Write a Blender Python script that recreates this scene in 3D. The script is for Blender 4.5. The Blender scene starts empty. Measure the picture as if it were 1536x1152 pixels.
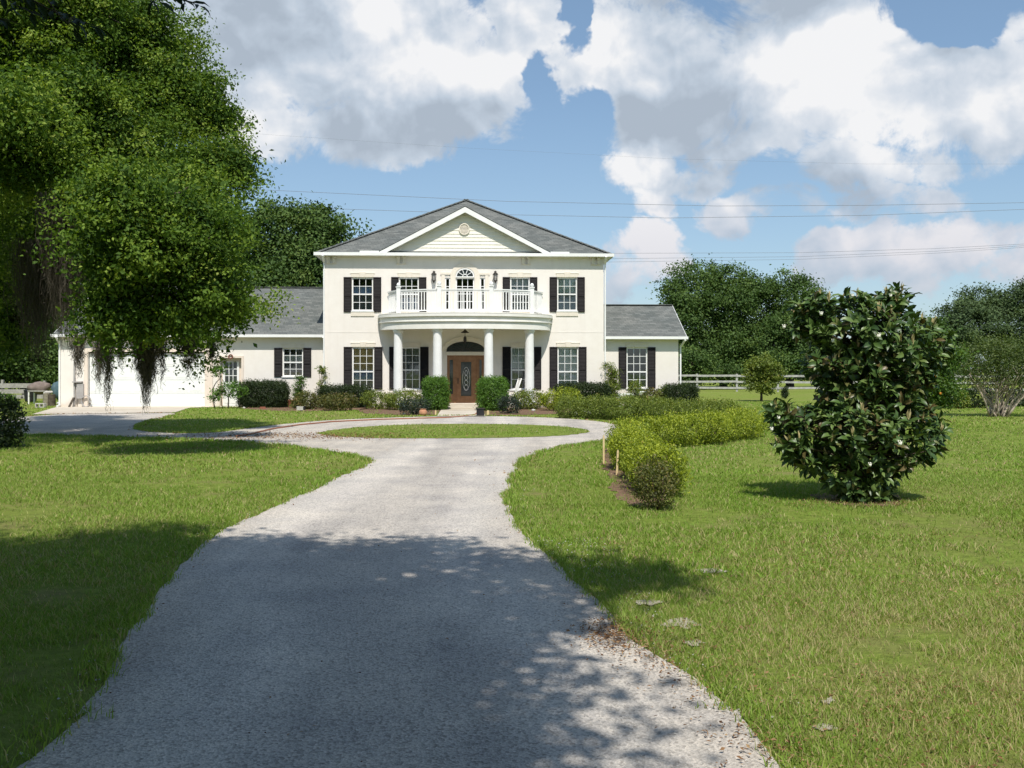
import bpy, math, random
import numpy as np
from mathutils import Vector, Matrix
from mathutils.geometry import delaunay_2d_cdt
scene = bpy.context.scene
col = scene.collection
R = math.radians
rng = np.random.default_rng(7)
random.seed(7)
F = 1385.0; HZ = 556.0; EYE = 1.6          # lens and horizon measured on the photograph (1536 x 1152)

def gp(px, py, z=0.0):
    """a photo pixel of a point lying at height z -> world point"""
    D = F * (EYE - z) / (py - HZ)
    return Vector(((px - 768) * D / F, D, z))
def wp(px, py, D):
    """a photo pixel at distance D -> world point"""
    return Vector(((px - 768) * D / F, D, EYE - (py - HZ) * D / F))

# ------------------------------------------------------------------ tagging
def tag(o, label=None, cat=None, group=None, kind=None):
    if label: o['label'] = label
    if cat: o['category'] = cat
    if group: o['group'] = group
    if kind: o['kind'] = kind
    return o
def empty(name, loc=(0, 0, 0), rz=0.0, parent=None):
    o = bpy.data.objects.new(name, None); col.objects.link(o)
    o.location = loc; o.rotation_euler = (0, 0, rz); o.empty_display_size = .2
    if parent: o.parent = parent
    return o
def thing(name, label, cat, loc=(0, 0, 0), rz=0.0, group=None):
    return tag(empty(name, loc, rz), label, cat, group)
def copy_tree(o, parent=None):
    c = o.copy(); col.objects.link(c); c.parent = parent
    for ch in list(o.children): copy_tree(ch, c)
    return c

# ------------------------------------------------------------------ mesh builder
class MB:
    def __init__(s): s.v = []; s.f = []; s.sm = []
    def add(s, vs, fs, smooth=False):
        n = len(s.v); s.v += [tuple(v) for v in vs]
        s.f += [tuple(i + n for i in f) for f in fs]; s.sm += [smooth] * len(fs); return s
    def box(s, x0, x1, y0, y1, z0, z1):
        vs = [(x, y, z) for x in (x0, x1) for y in (y0, y1) for z in (z0, z1)]
        return s.add(vs, [(0, 1, 3, 2), (4, 6, 7, 5), (0, 4, 5, 1), (2, 3, 7, 6), (0, 2, 6, 4), (1, 5, 7, 3)])
    def bar(s, a, b, w, h=None, up=(0, 0, 1)):
        a = Vector(a); b = Vector(b); d = (b - a).normalized(); h = h or w
        u = Vector(up)
        if abs(d.dot(u)) > .98: u = Vector((1, 0, 0))
        x = d.cross(u).normalized(); y = x.cross(d)
        vs = [p + x * sx * w / 2 + y * sy * h / 2 for p in (a, b) for sx, sy in ((-1, -1), (1, -1), (1, 1), (-1, 1))]
        return s.add(vs, [(3, 2, 1, 0), (4, 5, 6, 7), (0, 1, 5, 4), (1, 2, 6, 5), (2, 3, 7, 6), (3, 0, 4, 7)])
    def poly(s, pts): return s.add(pts, [tuple(range(len(pts)))])
    def prism(s, pts, y0, y1):
        """x,z outline extruded along y"""
        n = len(pts)
        vs = [(x, y0, z) for x, z in pts] + [(x, y1, z) for x, z in pts]
        return s.add(vs, [tuple(range(n)), tuple(range(2 * n - 1, n - 1, -1))] + [(i, n + i, n + (i + 1) % n, (i + 1) % n) for i in range(n)])
    def vprism(s, pts, z0, z1):
        n = len(pts)
        vs = [(x, y, z0) for x, y in pts] + [(x, y, z1) for x, y in pts]
        return s.add(vs, [tuple(range(n - 1, -1, -1)), tuple(range(n, 2 * n))] + [(i, (i + 1) % n, n + (i + 1) % n, n + i) for i in range(n)])
    def tube(s, pts, rad, seg=8, cap=True):
        pts = [Vector(p) for p in pts]; n = len(pts)
        if not hasattr(rad, '__len__'): rad = [rad] * n
        vs = []
        up = Vector((0.13, .21, 1))
        for i, p in enumerate(pts):
            d = (pts[min(i + 1, n - 1)] - pts[max(i - 1, 0)]).normalized()
            u = up if abs(d.dot(up.normalized())) < .95 else Vector((1, .1, 0))
            x = d.cross(u).normalized(); y = x.cross(d)
            for k in range(seg):
                a = 2 * math.pi * k / seg
                vs.append(p + (x * math.cos(a) + y * math.sin(a)) * rad[i])
        fs = [(i * seg + k, i * seg + (k + 1) % seg, (i + 1) * seg + (k + 1) % seg, (i + 1) * seg + k) for i in range(n - 1) for k in range(seg)]
        if cap: fs += [tuple(range(seg - 1, -1, -1)), tuple(range((n - 1) * seg, n * seg))]
        return s.add(vs, fs, True)
    def lathe(s, prof, c=(0, 0, 0), seg=16):
        # every band keeps its own rings, so it is smooth around but crisp along the profile; tiny overlaps keep it one solid
        ring = lambda r, z: [(c[0] + r * math.cos(2 * math.pi * k / seg), c[1] + r * math.sin(2 * math.pi * k / seg), c[2] + z) for k in range(seg)]
        for (r0, z0), (r1, z1) in zip(prof, prof[1:]):
            s.add(ring(r0, z0) + ring(r1, z1), [(k, (k + 1) % seg, seg + (k + 1) % seg, seg + k) for k in range(seg)], True)
        s.add(ring(*prof[0]), [tuple(range(seg - 1, -1, -1))]); return s.add(ring(*prof[-1]), [tuple(range(seg))])
    def blob(s, c, r, seed=0, n=10, amp=.2):
        rr = random.Random(seed); ph = [rr.uniform(0, 6.3) for _ in range(6)]
        vs = []; m = n // 2 + 1
        for i in range(m + 1):
            t = math.pi * i / m
            for k in range(n):
                a = 2 * math.pi * k / n
                f = 1 + amp * (math.sin(3 * a + ph[0] + t) * .5 + math.sin(2 * a + ph[1] - 2 * t) * .5 + .4 * math.sin(5 * t + ph[2] + a))
                vs.append((c[0] + r[0] * f * math.sin(t) * math.cos(a), c[1] + r[1] * f * math.sin(t) * math.sin(a), c[2] + r[2] * f * math.cos(t)))
        fs = [(i * n + k, (i + 1) * n + k, (i + 1) * n + (k + 1) % n, i * n + (k + 1) % n) for i in range(m) for k in range(n)]
        return s.add(vs, fs, True)
    def build(s, name, mat, parent=None, bevel=0.0):
        me = bpy.data.meshes.new(name); me.from_pydata(s.v, [], s.f)
        me.polygons.foreach_set('use_smooth', s.sm); me.materials.append(mat); me.validate(); me.update()
        o = bpy.data.objects.new(name, me); col.objects.link(o)
        if parent: o.parent = parent
        if bevel:
            b = o.modifiers.new('bevel', 'BEVEL'); b.width = bevel; b.segments = 2; b.limit_method = 'ANGLE'
        return o

def raw_mesh(name, V, tris, mat, parent=None, tint=None, smooth=False):
    """numpy mesh: V (n,3), tris (m,k)"""
    me = bpy.data.meshes.new(name)
    k = tris.shape[1]; m = len(tris)
    me.vertices.add(len(V)); me.vertices.foreach_set('co', np.ascontiguousarray(V, dtype=np.float32).ravel())
    me.loops.add(m * k); me.loops.foreach_set('vertex_index', np.ascontiguousarray(tris, dtype=np.int32).ravel())
    me.polygons.add(m); me.polygons.foreach_set('loop_start', np.arange(0, m * k, k, dtype=np.int32))
    if smooth: me.polygons.foreach_set('use_smooth', np.ones(m, dtype=bool))
    me.update(calc_edges=True)
    if tint is not None:
        at = me.attributes.new('tint', 'FLOAT', 'FACE'); at.data.foreach_set('value', np.ascontiguousarray(tint, dtype=np.float32))
    me.materials.append(mat)
    o = bpy.data.objects.new(name, me); col.objects.link(o)
    if parent: o.parent = parent
    return o
def unit(a): return a / np.maximum(np.linalg.norm(a, axis=1, keepdims=True), 1e-6)

def leaf_cards(P, D, N, L, W, tint, shape=0):
    """arrays of folded leaf faces. P centres, D length direction, N normal, L/W lengths"""
    D = unit(D); S = unit(np.cross(D, N)); N = np.cross(S, D)
    L = L[:, None]; W = W[:, None]; n = len(P)
    if shape == 0:      # folded diamond, 2 triangles
        fold = N * W * .22
        V = np.stack([P - D * L / 2, P + S * W / 2 + fold, P + D * L / 2, P - S * W / 2 + fold], 1).reshape(-1, 3)
        i = np.arange(n) * 4
        T = np.stack([np.stack([i, i + 1, i + 2], 1), np.stack([i, i + 2, i + 3], 1)], 1).reshape(-1, 3)
        return V, T, np.repeat(tint, 2)
    fold = N * W * .18; bend = N * L * .08   # pointed oval with midrib, 4 quads
    V = np.stack([P - D * L / 2 - bend, P - D * L * .14 + S * W * .47 + fold, P + D * L * .2 + S * W * .42 + fold, P + D * L / 2 - bend * 1.6,
                  P + D * L * .2 - S * W * .42 + fold, P - D * L * .14 - S * W * .47 + fold, P - D * L * .14, P + D * L * .2], 1).reshape(-1, 3)
    i = np.arange(n) * 8
    q = lambda a, b, c, d: np.stack([i + a, i + b, i + c, i + d], 1)
    T = np.stack([q(0, 6, 1, 1)[:, [0, 1, 2]], q(6, 7, 2, 1)[:, [0, 1, 2]], q(6, 7, 2, 1)[:, [0, 2, 3]], q(7, 3, 2, 2)[:, [0, 1, 2]],
                  q(0, 5, 6, 6)[:, [0, 1, 2]], q(5, 4, 7, 6)[:, [0, 1, 2]], q(5, 4, 7, 6)[:, [0, 2, 3]], q(4, 3, 7, 7)[:, [0, 1, 2]]], 1).reshape(-1, 3)
    return V, T, np.repeat(tint, 8)

def ell_points(ells, n, lo=.7, hi=1.03, inner=.62):
    """points in the shells of a union of ellipsoids + outward normals"""
    ells = np.array(ells, dtype=float)
    area = (ells[:, 3] * ells[:, 4] + ells[:, 3] * ells[:, 5] + ells[:, 4] * ells[:, 5])
    out = []; nor = []; got = 0
    while got < n:
        k = rng.choice(len(ells), n * 2, p=area / area.sum()); e = ells[k]
        d = unit(rng.normal(size=(len(k), 3))); r = lo + (hi - lo) * rng.random(len(k)) ** .6
        p = e[:, :3] + d * e[:, 3:] * r[:, None]
        keep = np.ones(len(k), bool)
        for j, q in enumerate(ells):
            dd = (((p - q[:3]) / q[3:]) ** 2).sum(1)
            keep &= (k == j) | (dd > inner ** 2)
        p = p[keep]; m = unit((d / e[:, 3:])[keep])
        out.append(p); nor.append(m); got += len(p)
    return np.concatenate(out)[:n], np.concatenate(nor)[:n]

def crown_leaves(ells, clumps, per, clump_r, L, W, floor=.05, flat=.65, out=.5, up=.5, lo=.7, hi=1.03, shape=0, back=None, inner=.62, rough=0.0, wave=1.2):
    C, CN = ell_points(ells, clumps, lo, hi, inner)
    if rough:                # push the outline in and out so it is ragged
        w = np.zeros(len(C))
        for s_ in (1.0, 1.9, 3.3):
            K = unit(rng.normal(size=(3, 3))) * 6.283 / wave * s_; w += np.prod(np.sin(C @ K.T + rng.random(3) * 6.28), axis=1) ** 1 * 1.6 / s_ ** .5
        C = C + CN * (w * rough)[:, None]
    if back is not None:     # thin out the far side
        keep = (C[:, 1] < back) | (rng.random(len(C)) < .35); C = C[keep]; CN = CN[keep]
    m = len(C); ct = rng.random(m) ** 1.2
    r = clump_r * (.6 + .8 * rng.random(m))
    k = np.repeat(np.arange(m), per); n = len(k)
    off = rng.normal(size=(n, 3)) * np.array([.5, .5, .5 * flat]) * r[k][:, None]
    P = C[k] + off
    ok = P[:, 2] > floor; P = P[ok]; k = k[ok]; off = off[ok]; n = len(k)
    N = unit(CN[k] * out + unit(off) * .5 + np.array([0, 0, up]) + rng.normal(size=(n, 3)) * .55)
    D = unit(rng.normal(size=(n, 3)) + CN[k] * .1 + np.array([0, 0, -.1]))
    t = np.clip(ct[k] * .6 + rng.random(n) * .4, 0, 1)
    l = L * (.7 + .6 * rng.random(n)); w = W * (.7 + .6 * rng.random(n))
    return leaf_cards(P, D, N, l, w, t, shape)
def merge_cards(parts):
    V = []; T = []; t = []; n = 0
    for v, f, k in parts:
        V.append(v); T.append(f + n); t.append(k); n += len(v)
    return np.concatenate(V), np.concatenate(T), np.concatenate(t)

# ------------------------------------------------------------------ materials
def new_mat(name):
    m = bpy.data.materials.new(name); m.use_nodes = True
    nt = m.node_tree; b = nt.nodes['Principled BSDF']; return m, nt, b
def N_(nt, t, **kw):
    n = nt.nodes.new(t)
    for k, v in kw.items():
        if k in n.inputs: n.inputs[k].default_value = v
        else: setattr(n, k, v)
    return n
def c4(c): return (c[0], c[1], c[2], 1)
def ramp(nt, fac, stops):
    r = nt.nodes.new('ShaderNodeValToRGB'); e = r.color_ramp.elements
    while len(e) < len(stops): e.new(.5)
    for i, (p, c) in enumerate(stops): e[i].position = p; e[i].color = c4(c)
    nt.links.new(fac, r.inputs[0]); return r.outputs[0]
def coords(nt, world=False):
    if world:
        return nt.nodes.new('ShaderNodeNewGeometry').outputs['Position']
    return nt.nodes.new('ShaderNodeTexCoord').outputs['Object']
def noise(nt, vec, scale, detail=4, rough=.55, out='Fac'):
    n = N_(nt, 'ShaderNodeTexNoise'); n.inputs['Scale'].default_value = scale; n.inputs['Detail'].default_value = detail; n.inputs['Roughness'].default_value = rough
    nt.links.new(vec, n.inputs['Vector']); return n.outputs[out]
def math_(nt, op, a, b=None, clamp=False):
    n = nt.nodes.new('ShaderNodeMath'); n.operation = op; n.use_clamp = clamp
    for i, x in enumerate((a, b)):
        if x is None: continue
        if isinstance(x, (int, float)): n.inputs[i].default_value = x
        else: nt.links.new(x, n.inputs[i])
    return n.outputs[0]
def mixc(nt, fac, a, b, mode='MIX'):
    n = nt.nodes.new('ShaderNodeMix'); n.data_type = 'RGBA'; n.blend_type = mode
    for s, x in ((n.inputs[0], fac), (n.inputs[6], a), (n.inputs[7], b)):
        if isinstance(x, (int, float)): s.default_value = x
        elif isinstance(x, (tuple, list)): s.default_value = c4(x)
        else: nt.links.new(x, s)
    return n.outputs[2]
def bump(nt, b, h, strength=.3, dist=.02):
    n = nt.nodes.new('ShaderNodeBump'); n.inputs['Strength'].default_value = strength; n.inputs['Distance'].default_value = dist
    nt.links.new(h, n.inputs['Height']); nt.links.new(n.outputs[0], b.inputs['Normal'])

def mat_noise(name, c1, c2, scale=6, rough=.7, bscale=None, bstr=.2, spec=.3, metal=0, big=None):
    m, nt, b = new_mat(name); v = coords(nt)
    f = noise(nt, v, scale, 5, .6)
    c = ramp(nt, f, [(.3, c1), (.7, c2)])
    if big:
        g = noise(nt, v, big[0], 3, .5); c = mixc(nt, math_(nt, 'MULTIPLY', ramp(nt, g, [(.42, (0, 0, 0)), (.75, (1, 1, 1))]), big[2]), c, big[1])
    nt.links.new(c, b.inputs['Base Color'])
    b.inputs['Roughness'].default_value = rough; b.inputs['Specular IOR Level'].default_value = spec; b.inputs['Metallic'].default_value = metal
    if bscale: bump(nt, b, noise(nt, v, bscale, 4, .65), bstr, .01)
    return m
def mat_leaf(name, stops, rough=.5, spec=.35, trans=.3, tcol=None):
    m, nt, b = new_mat(name)
    a = nt.nodes.new('ShaderNodeAttribute'); a.attribute_name = 'tint'
    c = ramp(nt, a.outputs['Fac'], stops)
    nt.links.new(c, b.inputs['Base Color']); b.inputs['Roughness'].default_value = rough; b.inputs['Specular IOR Level'].default_value = spec
    t = nt.nodes.new('ShaderNodeBsdfTranslucent')
    tc = mixc(nt, 1.0, c, tcol or (1.5, 1.5, .6), 'MULTIPLY'); nt.links.new(tc, t.inputs['Color'])
    mx = nt.nodes.new('ShaderNodeMixShader'); mx.inputs[0].default_value = trans
    nt.links.new(b.outputs[0], mx.inputs[1]); nt.links.new(t.outputs[0], mx.inputs[2])
    nt.links.new(mx.outputs[0], nt.nodes['Material Output'].inputs['Surface'])
    return m

M = {}
def build_materials():
    M['stucco'] = mat_noise('stucco', (.80, .745, .68), (.84, .79, .73), 3, .9, 60, .25, .15, big=(.35, (.72, .665, .59), .4))
    # weathering on the stucco: rain streaks and splash dirt at the foot
    nt = M['stucco'].node_tree; b = nt.nodes['Principled BSDF']; src = b.inputs['Base Color'].links[0].from_socket; v = coords(nt)
    mp = nt.nodes.new('ShaderNodeMapping'); mp.inputs['Scale'].default_value = (5, 5, .35); nt.links.new(v, mp.inputs[0])
    st = ramp(nt, noise(nt, mp.outputs[0], 1.0, 5, .6), [(.5, (1, 1, 1)), (.78, (.87, .855, .83))])
    sx = nt.nodes.new('ShaderNodeSeparateXYZ'); nt.links.new(v, sx.inputs[0])
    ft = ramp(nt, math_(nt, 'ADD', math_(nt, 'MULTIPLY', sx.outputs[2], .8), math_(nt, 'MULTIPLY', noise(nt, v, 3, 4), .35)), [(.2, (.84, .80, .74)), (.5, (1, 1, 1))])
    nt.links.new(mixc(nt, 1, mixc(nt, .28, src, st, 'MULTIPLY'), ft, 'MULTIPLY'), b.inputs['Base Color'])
    M['stucco_trim'] = mat_noise('stucco_trim', (.72, .655, .55), (.78, .715, .61), 4, .9, 70, .2, .15)
    M['stucco_pink'] = mat_noise('stucco_pink', (.74, .63, .53), (.80, .70, .60), 4, .9, 60, .2, .15)
    M['white'] = mat_noise('white_paint', (.80, .80, .78), (.86, .86, .84), 5, .5, None, 0, .35, big=(1.2, (.68, .67, .62), .4))
    M['white_aged'] = mat_noise('aged_white_paint', (.76, .74, .68), (.85, .83, .78), 2.5, .6, 40, .08, .3, big=(.8, (.66, .63, .54), .5))
    M['garage'] = mat_noise('garage_white', (.76, .78, .75), (.82, .835, .80), 3, .5, None, 0, .35)
    M['siding'] = mat_noise('cream_siding', (.82, .78, .66), (.87, .83, .72), 2, .6, None, 0, .3)
    M['shutter'] = mat_noise('charcoal_shutter', (.018, .016, .017), (.028, .025, .025), 5, .6, None, 0, .12)
    M['iron'] = mat_noise('black_iron', (.02, .018, .016), (.045, .035, .028), 30, .55, None, 0, .4)
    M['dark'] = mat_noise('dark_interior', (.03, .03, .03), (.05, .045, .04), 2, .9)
    M['wood_door'] = mat_noise('stained_wood', (.24, .115, .05), (.36, .19, .095), 6, .4, 30, .1, .4)
    M['wood_grey'] = mat_noise('weathered_wood', (.24, .225, .20), (.42, .40, .36), 7, .9, 30, .4, .1)
    M['wood_white'] = mat_noise('worn_white_fence_board', (.32, .31, .29), (.52, .51, .475), 5, .85, 30, .3, .1)
    M['bark'] = mat_noise('bark', (.05, .04, .03), (.13, .105, .08), 8, .95, 25, .6, .1)
    M['bark_pale'] = mat_noise('pale_bark', (.36, .29, .22), (.52, .44, .36), 10, .8, 25, .3, .1)
    M['twig'] = mat_noise('twig', (.05, .035, .02), (.10, .075, .05), 8, .9)
    M['concrete'] = mat_noise('concrete', (.46, .40, .32), (.60, .54, .45), 1.6, .9, 50, .2, .1, big=(.5, (.40, .33, .25), .5))
    M['terracotta'] = mat_noise('terracotta', (.42, .20, .11), (.58, .30, .18), 8, .8, 30, .2)
    M['plastic_black'] = mat_noise('black_plastic', (.015, .015, .017), (.03, .03, .032), 5, .45)
    M['hose'] = mat_noise('hose_rubber', (.28, .10, .05), (.36, .15, .08), 4, .5)
    M['stake'] = mat_noise('pale_stake', (.62, .47, .24), (.75, .60, .35), 6, .8)
    M['stone'] = mat_noise('pale_stone', (.38, .36, .33), (.60, .57, .52), 9, .9, 30, .4)
    M['tarp'] = mat_noise('brown_tarp', (.13, .10, .085), (.24, .19, .165), 5, .9, 9, .9)
    M['teal'] = mat_noise('teal_tarp', (.06, .11, .13), (.12, .18, .20), 5, .7, 12, .4)
    M['log'] = mat_noise('old_log', (.16, .14, .10), (.30, .27, .20), 9, .95, 25, .5)
    M['wire'] = mat_noise('wire', (.16, .17, .19), (.22, .23, .25), 3, .6)
    M['grey_box'] = mat_noise('grey_meter_box', (.30, .28, .27), (.42, .40, .38), 4, .6)
    M['orange'] = mat_noise('orange_fruit', (.70, .24, .03), (.8, .33, .05), 6, .5, 60, .1)
    M['petal'] = mat_noise('white_petal', (.84, .82, .72), (.9, .88, .8), 8, .6)
    M['wreath'] = mat_noise('red_wreath', (.12, .04, .03), (.26, .09, .06), 20, .9, 40, .6)
    M['brick_red'] = mat_noise('dull_red_clay', (.20, .07, .045), (.32, .13, .08), 6, .9, 30, .3)
    M['mulch'] = mat_noise('red_mulch', (.11, .07, .045), (.23, .15, .10), 14, 1.0, 18, .8, .05)
    M['sand'] = mat_noise('pale_sand', (.30, .26, .20), (.42, .38, .31), 12, 1.0, 40, .5, .05)
    # blinds and curtains
    for nm, a, b_ in (('curtain_white', (.62, .63, .60), (.74, .74, .70)), ('curtain_yellow', (.74, .48, .14), (.84, .70, .40)),
                      ('curtain_blue', (.16, .36, .62), (.66, .66, .70)), ('curtain_grey', (.16, .16, .15), (.26, .26, .24)), ('curtain_green', (.46, .56, .42), (.72, .74, .66)),
                      ('curtain_rose', (.50, .26, .22), (.74, .66, .58))):
        m, nt, b = new_mat(nm); v = coords(nt)
        w = N_(nt, 'ShaderNodeTexWave', wave_type='BANDS', bands_direction='Z'); w.inputs['Scale'].default_value = 6; w.inputs['Distortion'].default_value = 3; w.inputs['Detail'].default_value = 3; w.inputs['Detail Scale'].default_value = 4
        nt.links.new(v, w.inputs['Vector'])
        nt.links.new(ramp(nt, w.outputs['Fac'], [(.25, a), (.75, b_)]), b.inputs['Base Color']); b.inputs['Roughness'].default_value = .9
        M[nm] = m
    # glass: mirror reflection over a see-through pane
    for nm, tint, rr in (('glass', (.90, .92, .93), 1.5), ('glass_dark', (.3, .32, .34), 1.5)):
        m, nt, b = new_mat(nm)
        g = nt.nodes.new('ShaderNodeBsdfGlossy'); g.inputs['Roughness'].default_value = .03; g.inputs['Color'].default_value = (.9, .95, 1, 1)
        t = nt.nodes.new('ShaderNodeBsdfTransparent'); t.inputs['Color'].default_value = c4(tint)
        f = nt.nodes.new('ShaderNodeFresnel'); f.inputs['IOR'].default_value = rr
        bn = nt.nodes.new('ShaderNodeBump'); bn.inputs['Strength'].default_value = .04; bn.inputs['Distance'].default_value = .05
        nt.links.new(noise(nt, coords(nt), 1.7, 2), bn.inputs['Height']); nt.links.new(bn.outputs[0], g.inputs['Normal'])
        mx = nt.nodes.new('ShaderNodeMixShader'); nt.links.new(math_(nt, 'MULTIPLY_ADD', f.outputs[0], 1.35), mx.inputs[0])
        mx.inputs[0].links[0].from_node.inputs[2].default_value = .05
        nt.links.new(t.outputs[0], mx.inputs[1]); nt.links.new(g.outputs[0], mx.inputs[2])
        nt.links.new(mx.outputs[0], nt.nodes['Material Output'].inputs['Surface'])
        M[nm] = m
    # shingles
    m, nt, b = new_mat('grey_shingles'); v = coords(nt)
    sx = nt.nodes.new('ShaderNodeSeparateXYZ'); nt.links.new(v, sx.inputs[0])
    cb = nt.nodes.new('ShaderNodeCombineXYZ'); nt.links.new(math_(nt, 'ADD', sx.outputs[0], math_(nt, 'MULTIPLY', sx.outputs[1], .37)), cb.inputs[0])
    nt.links.new(math_(nt, 'MULTIPLY', sx.outputs[2], 1.0), cb.inputs[1])
    br = nt.nodes.new('ShaderNodeTexBrick'); nt.links.new(cb.outputs[0], br.inputs['Vector'])
    br.inputs['Scale'].default_value = 1; br.inputs['Brick Width'].default_value = .32; br.inputs['Row Height'].default_value = .075; br.inputs['Mortar Size'].default_value = .006
    br.inputs['Color1'].default_value = (.135, .143, .138, 1); br.inputs['Color2'].default_value = (.21, .216, .207, 1); br.inputs['Mortar'].default_value = (.07, .073, .072, 1)
    n1 = noise(nt, v, 1.1, 4, .6); n2 = noise(nt, v, 40, 3, .6)
    c = mixc(nt, .6, br.outputs['Color'], ramp(nt, n2, [(.3, (.45, .45, .45)), (.7, (1.25, 1.25, 1.22))]), 'MULTIPLY')
    c = mixc(nt, .7, c, ramp(nt, n1, [(.3, (.75, .8, .8)), (.7, (1.15, 1.12, 1.08))]), 'MULTIPLY')
    nt.links.new(c, b.inputs['Base Color']); b.inputs['Roughness'].default_value = .95; b.inputs['Specular IOR Level'].default_value = .1
    bump(nt, b, math_(nt, 'ADD', br.outputs['Fac'], n2), -.4, .01)
    M['shingles'] = m
    # gravel / worn asphalt drive
    m, nt, b = new_mat('pale_gravel_asphalt'); v = coords(nt, True)
    f = noise(nt, v, 120, 6, .72); f2 = noise(nt, v, 1.1, 5, .6); vo = N_(nt, 'ShaderNodeTexVoronoi'); vo.inputs['Scale'].default_value = 70; nt.links.new(v, vo.inputs['Vector'])
    c = ramp(nt, f, [(.28, (.25, .235, .215)), (.44, (.44, .415, .385)), (.60, (.56, .53, .495)), (.74, (.72, .69, .65))])
    c = mixc(nt, .8, c, ramp(nt, vo.outputs['Color'], [(.1, (.55, .54, .53)), (.5, (1, 1, 1)), (.95, (1.25, 1.22, 1.18))]), 'MULTIPLY')
    c = mixc(nt, .8, c, ramp(nt, f2, [(.3, (.82, .82, .84)), (.65, (1.18, 1.15, 1.10))]), 'MULTIPLY')
    mp = nt.nodes.new('ShaderNodeMapping'); mp.inputs['Scale'].default_value = (1.6, .16, 1); nt.links.new(v, mp.inputs[0])
    f3 = noise(nt, mp.outputs[0], .8, 5, .6)
    c = mixc(nt, .55, c, ramp(nt, f3, [(.34, (.68, .68, .69)), (.54, (1.08, 1.07, 1.05))]), 'MULTIPLY')
    # two faint wheel lanes following the bend of the drive
    sx = nt.nodes.new('ShaderNodeSeparateXYZ'); nt.links.new(v, sx.inputs[0])
    fc = nt.nodes.new('ShaderNodeFloatCurve'); cv = fc.mapping.curves[0]
    for i, (yy, xx) in enumerate([(0, .40), (3.7, .48), (6.6, 1.0), (9, 1.42), (13, 1.35), (20, 1.05)]):
        if i < 2: cv.points[i].location = (yy / 20, xx / 2)
        else: cv.points.new(yy / 20, xx / 2)
    fc.mapping.update(); nt.links.new(math_(nt, 'DIVIDE', sx.outputs[1], 20, True), fc.inputs['Value'])
    off = math_(nt, 'ABSOLUTE', math_(nt, 'ADD', sx.outputs[0], math_(nt, 'MULTIPLY', fc.outputs[0], 2)))
    off = math_(nt, 'ADD', off, math_(nt, 'MULTIPLY', math_(nt, 'SUBTRACT', f2, .5), .5))
    lane = ramp(nt, math_(nt, 'DIVIDE', off, 2.0, True), [(0, (.86, .85, .84)), (.20, (.90, .895, .89)), (.36, (1.10, 1.09, 1.08)), (.52, (1.04, 1.04, 1.03)), (.74, (.92, .90, .87)), (.9, (1, .98, .94))])
    c = mixc(nt, .9, c, lane, 'MULTIPLY')
    nt.links.new(c, b.inputs['Base Color']); b.inputs['Roughness'].default_value = .95; b.inputs['Specular IOR Level'].default_value = .12
    bump(nt, b, math_(nt, 'ADD', f, vo.outputs['Distance']), .5, .012)
    M['drive'] = m
    # lawn sheet under and beyond the blades
    m, nt, b = new_mat('lawn'); v = coords(nt, True)
    f = noise(nt, v, .25, 6, .62); g = noise(nt, v, 9, 6, .7); h = noise(nt, v, 1.3, 4, .6)
    c = ramp(nt, g, [(.28, (.10, .13, .026)), (.5, (.185, .245, .042)), (.72, (.27, .33, .07))])
    c = mixc(nt, math_(nt, 'MULTIPLY', ramp(nt, f, [(.45, (0, 0, 0)), (.72, (1, 1, 1))]), .45), c, (.23, .235, .075))
    c = mixc(nt, math_(nt, 'MULTIPLY', ramp(nt, h, [(.48, (0, 0, 0)), (.76, (1, 1, 1))]), .6), c, (.27, .20, .11))
    nt.links.new(c, b.inputs['Base Color']); b.inputs['Roughness'].default_value = 1; b.inputs['Specular IOR Level'].default_value = .05
    bump(nt, b, math_(nt, 'ADD', g, noise(nt, v, 45, 4, .7)), .8, .04)
    M['lawn'] = m
    # blades: colour from attribute and broad patches
    m, nt, b = new_mat('grass_blade'); v = coords(nt, True)
    a = nt.nodes.new('ShaderNodeAttribute'); a.attribute_name = 'tint'
    c = ramp(nt, a.outputs['Fac'], [(0, (.10, .185, .022)), (.45, (.19, .31, .036)), (.8, (.29, .405, .065)), (.9, (.46, .41, .20)), (1, (.44, .32, .19))])
    f = noise(nt, v, .25, 6, .62); c = mixc(nt, math_(nt, 'MULTIPLY', ramp(nt, f, [(.42, (0, 0, 0)), (.7, (1, 1, 1))]), .35), c, (.33, .35, .11))
    nt.links.new(c, b.inputs['Base Color']); b.inputs['Roughness'].default_value = .6; b.inputs['Specular IOR Level'].default_value = .25
    t = nt.nodes.new('ShaderNodeBsdfTranslucent'); nt.links.new(mixc(nt, 1, c, (1.4, 1.4, .6), 'MULTIPLY'), t.inputs['Color'])
    mx = nt.nodes.new('ShaderNodeMixShader'); mx.inputs[0].default_value = .3
    nt.links.new(b.outputs[0], mx.inputs[1]); nt.links.new(t.outputs[0], mx.inputs[2]); nt.links.new(mx.outputs[0], nt.nodes['Material Output'].inputs['Surface'])
    M['blade'] = m
    # foliage
    M['twig_leaf'] = mat_leaf('shaded_twig_leaf', [(0, (.012, .022, .008)), (1, (.04, .065, .018))], .5, .2, .1)  # darkened copy of the oak leaf, shade painted into the low twig
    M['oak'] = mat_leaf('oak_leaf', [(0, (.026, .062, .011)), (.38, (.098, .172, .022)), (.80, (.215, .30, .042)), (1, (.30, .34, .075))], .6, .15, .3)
    M['oak_far'] = mat_leaf('far_oak_leaf', [(0, (.032, .066, .017)), (.6, (.080, .138, .030)), (1, (.145, .20, .046))], .6, .2, .2)
    M['oak_dist'] = mat_leaf('distant_oak_leaf', [(0, (.055, .085, .042)), (.6, (.088, .132, .055)), (1, (.13, .18, .075))], .7, .1, .2)
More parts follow.
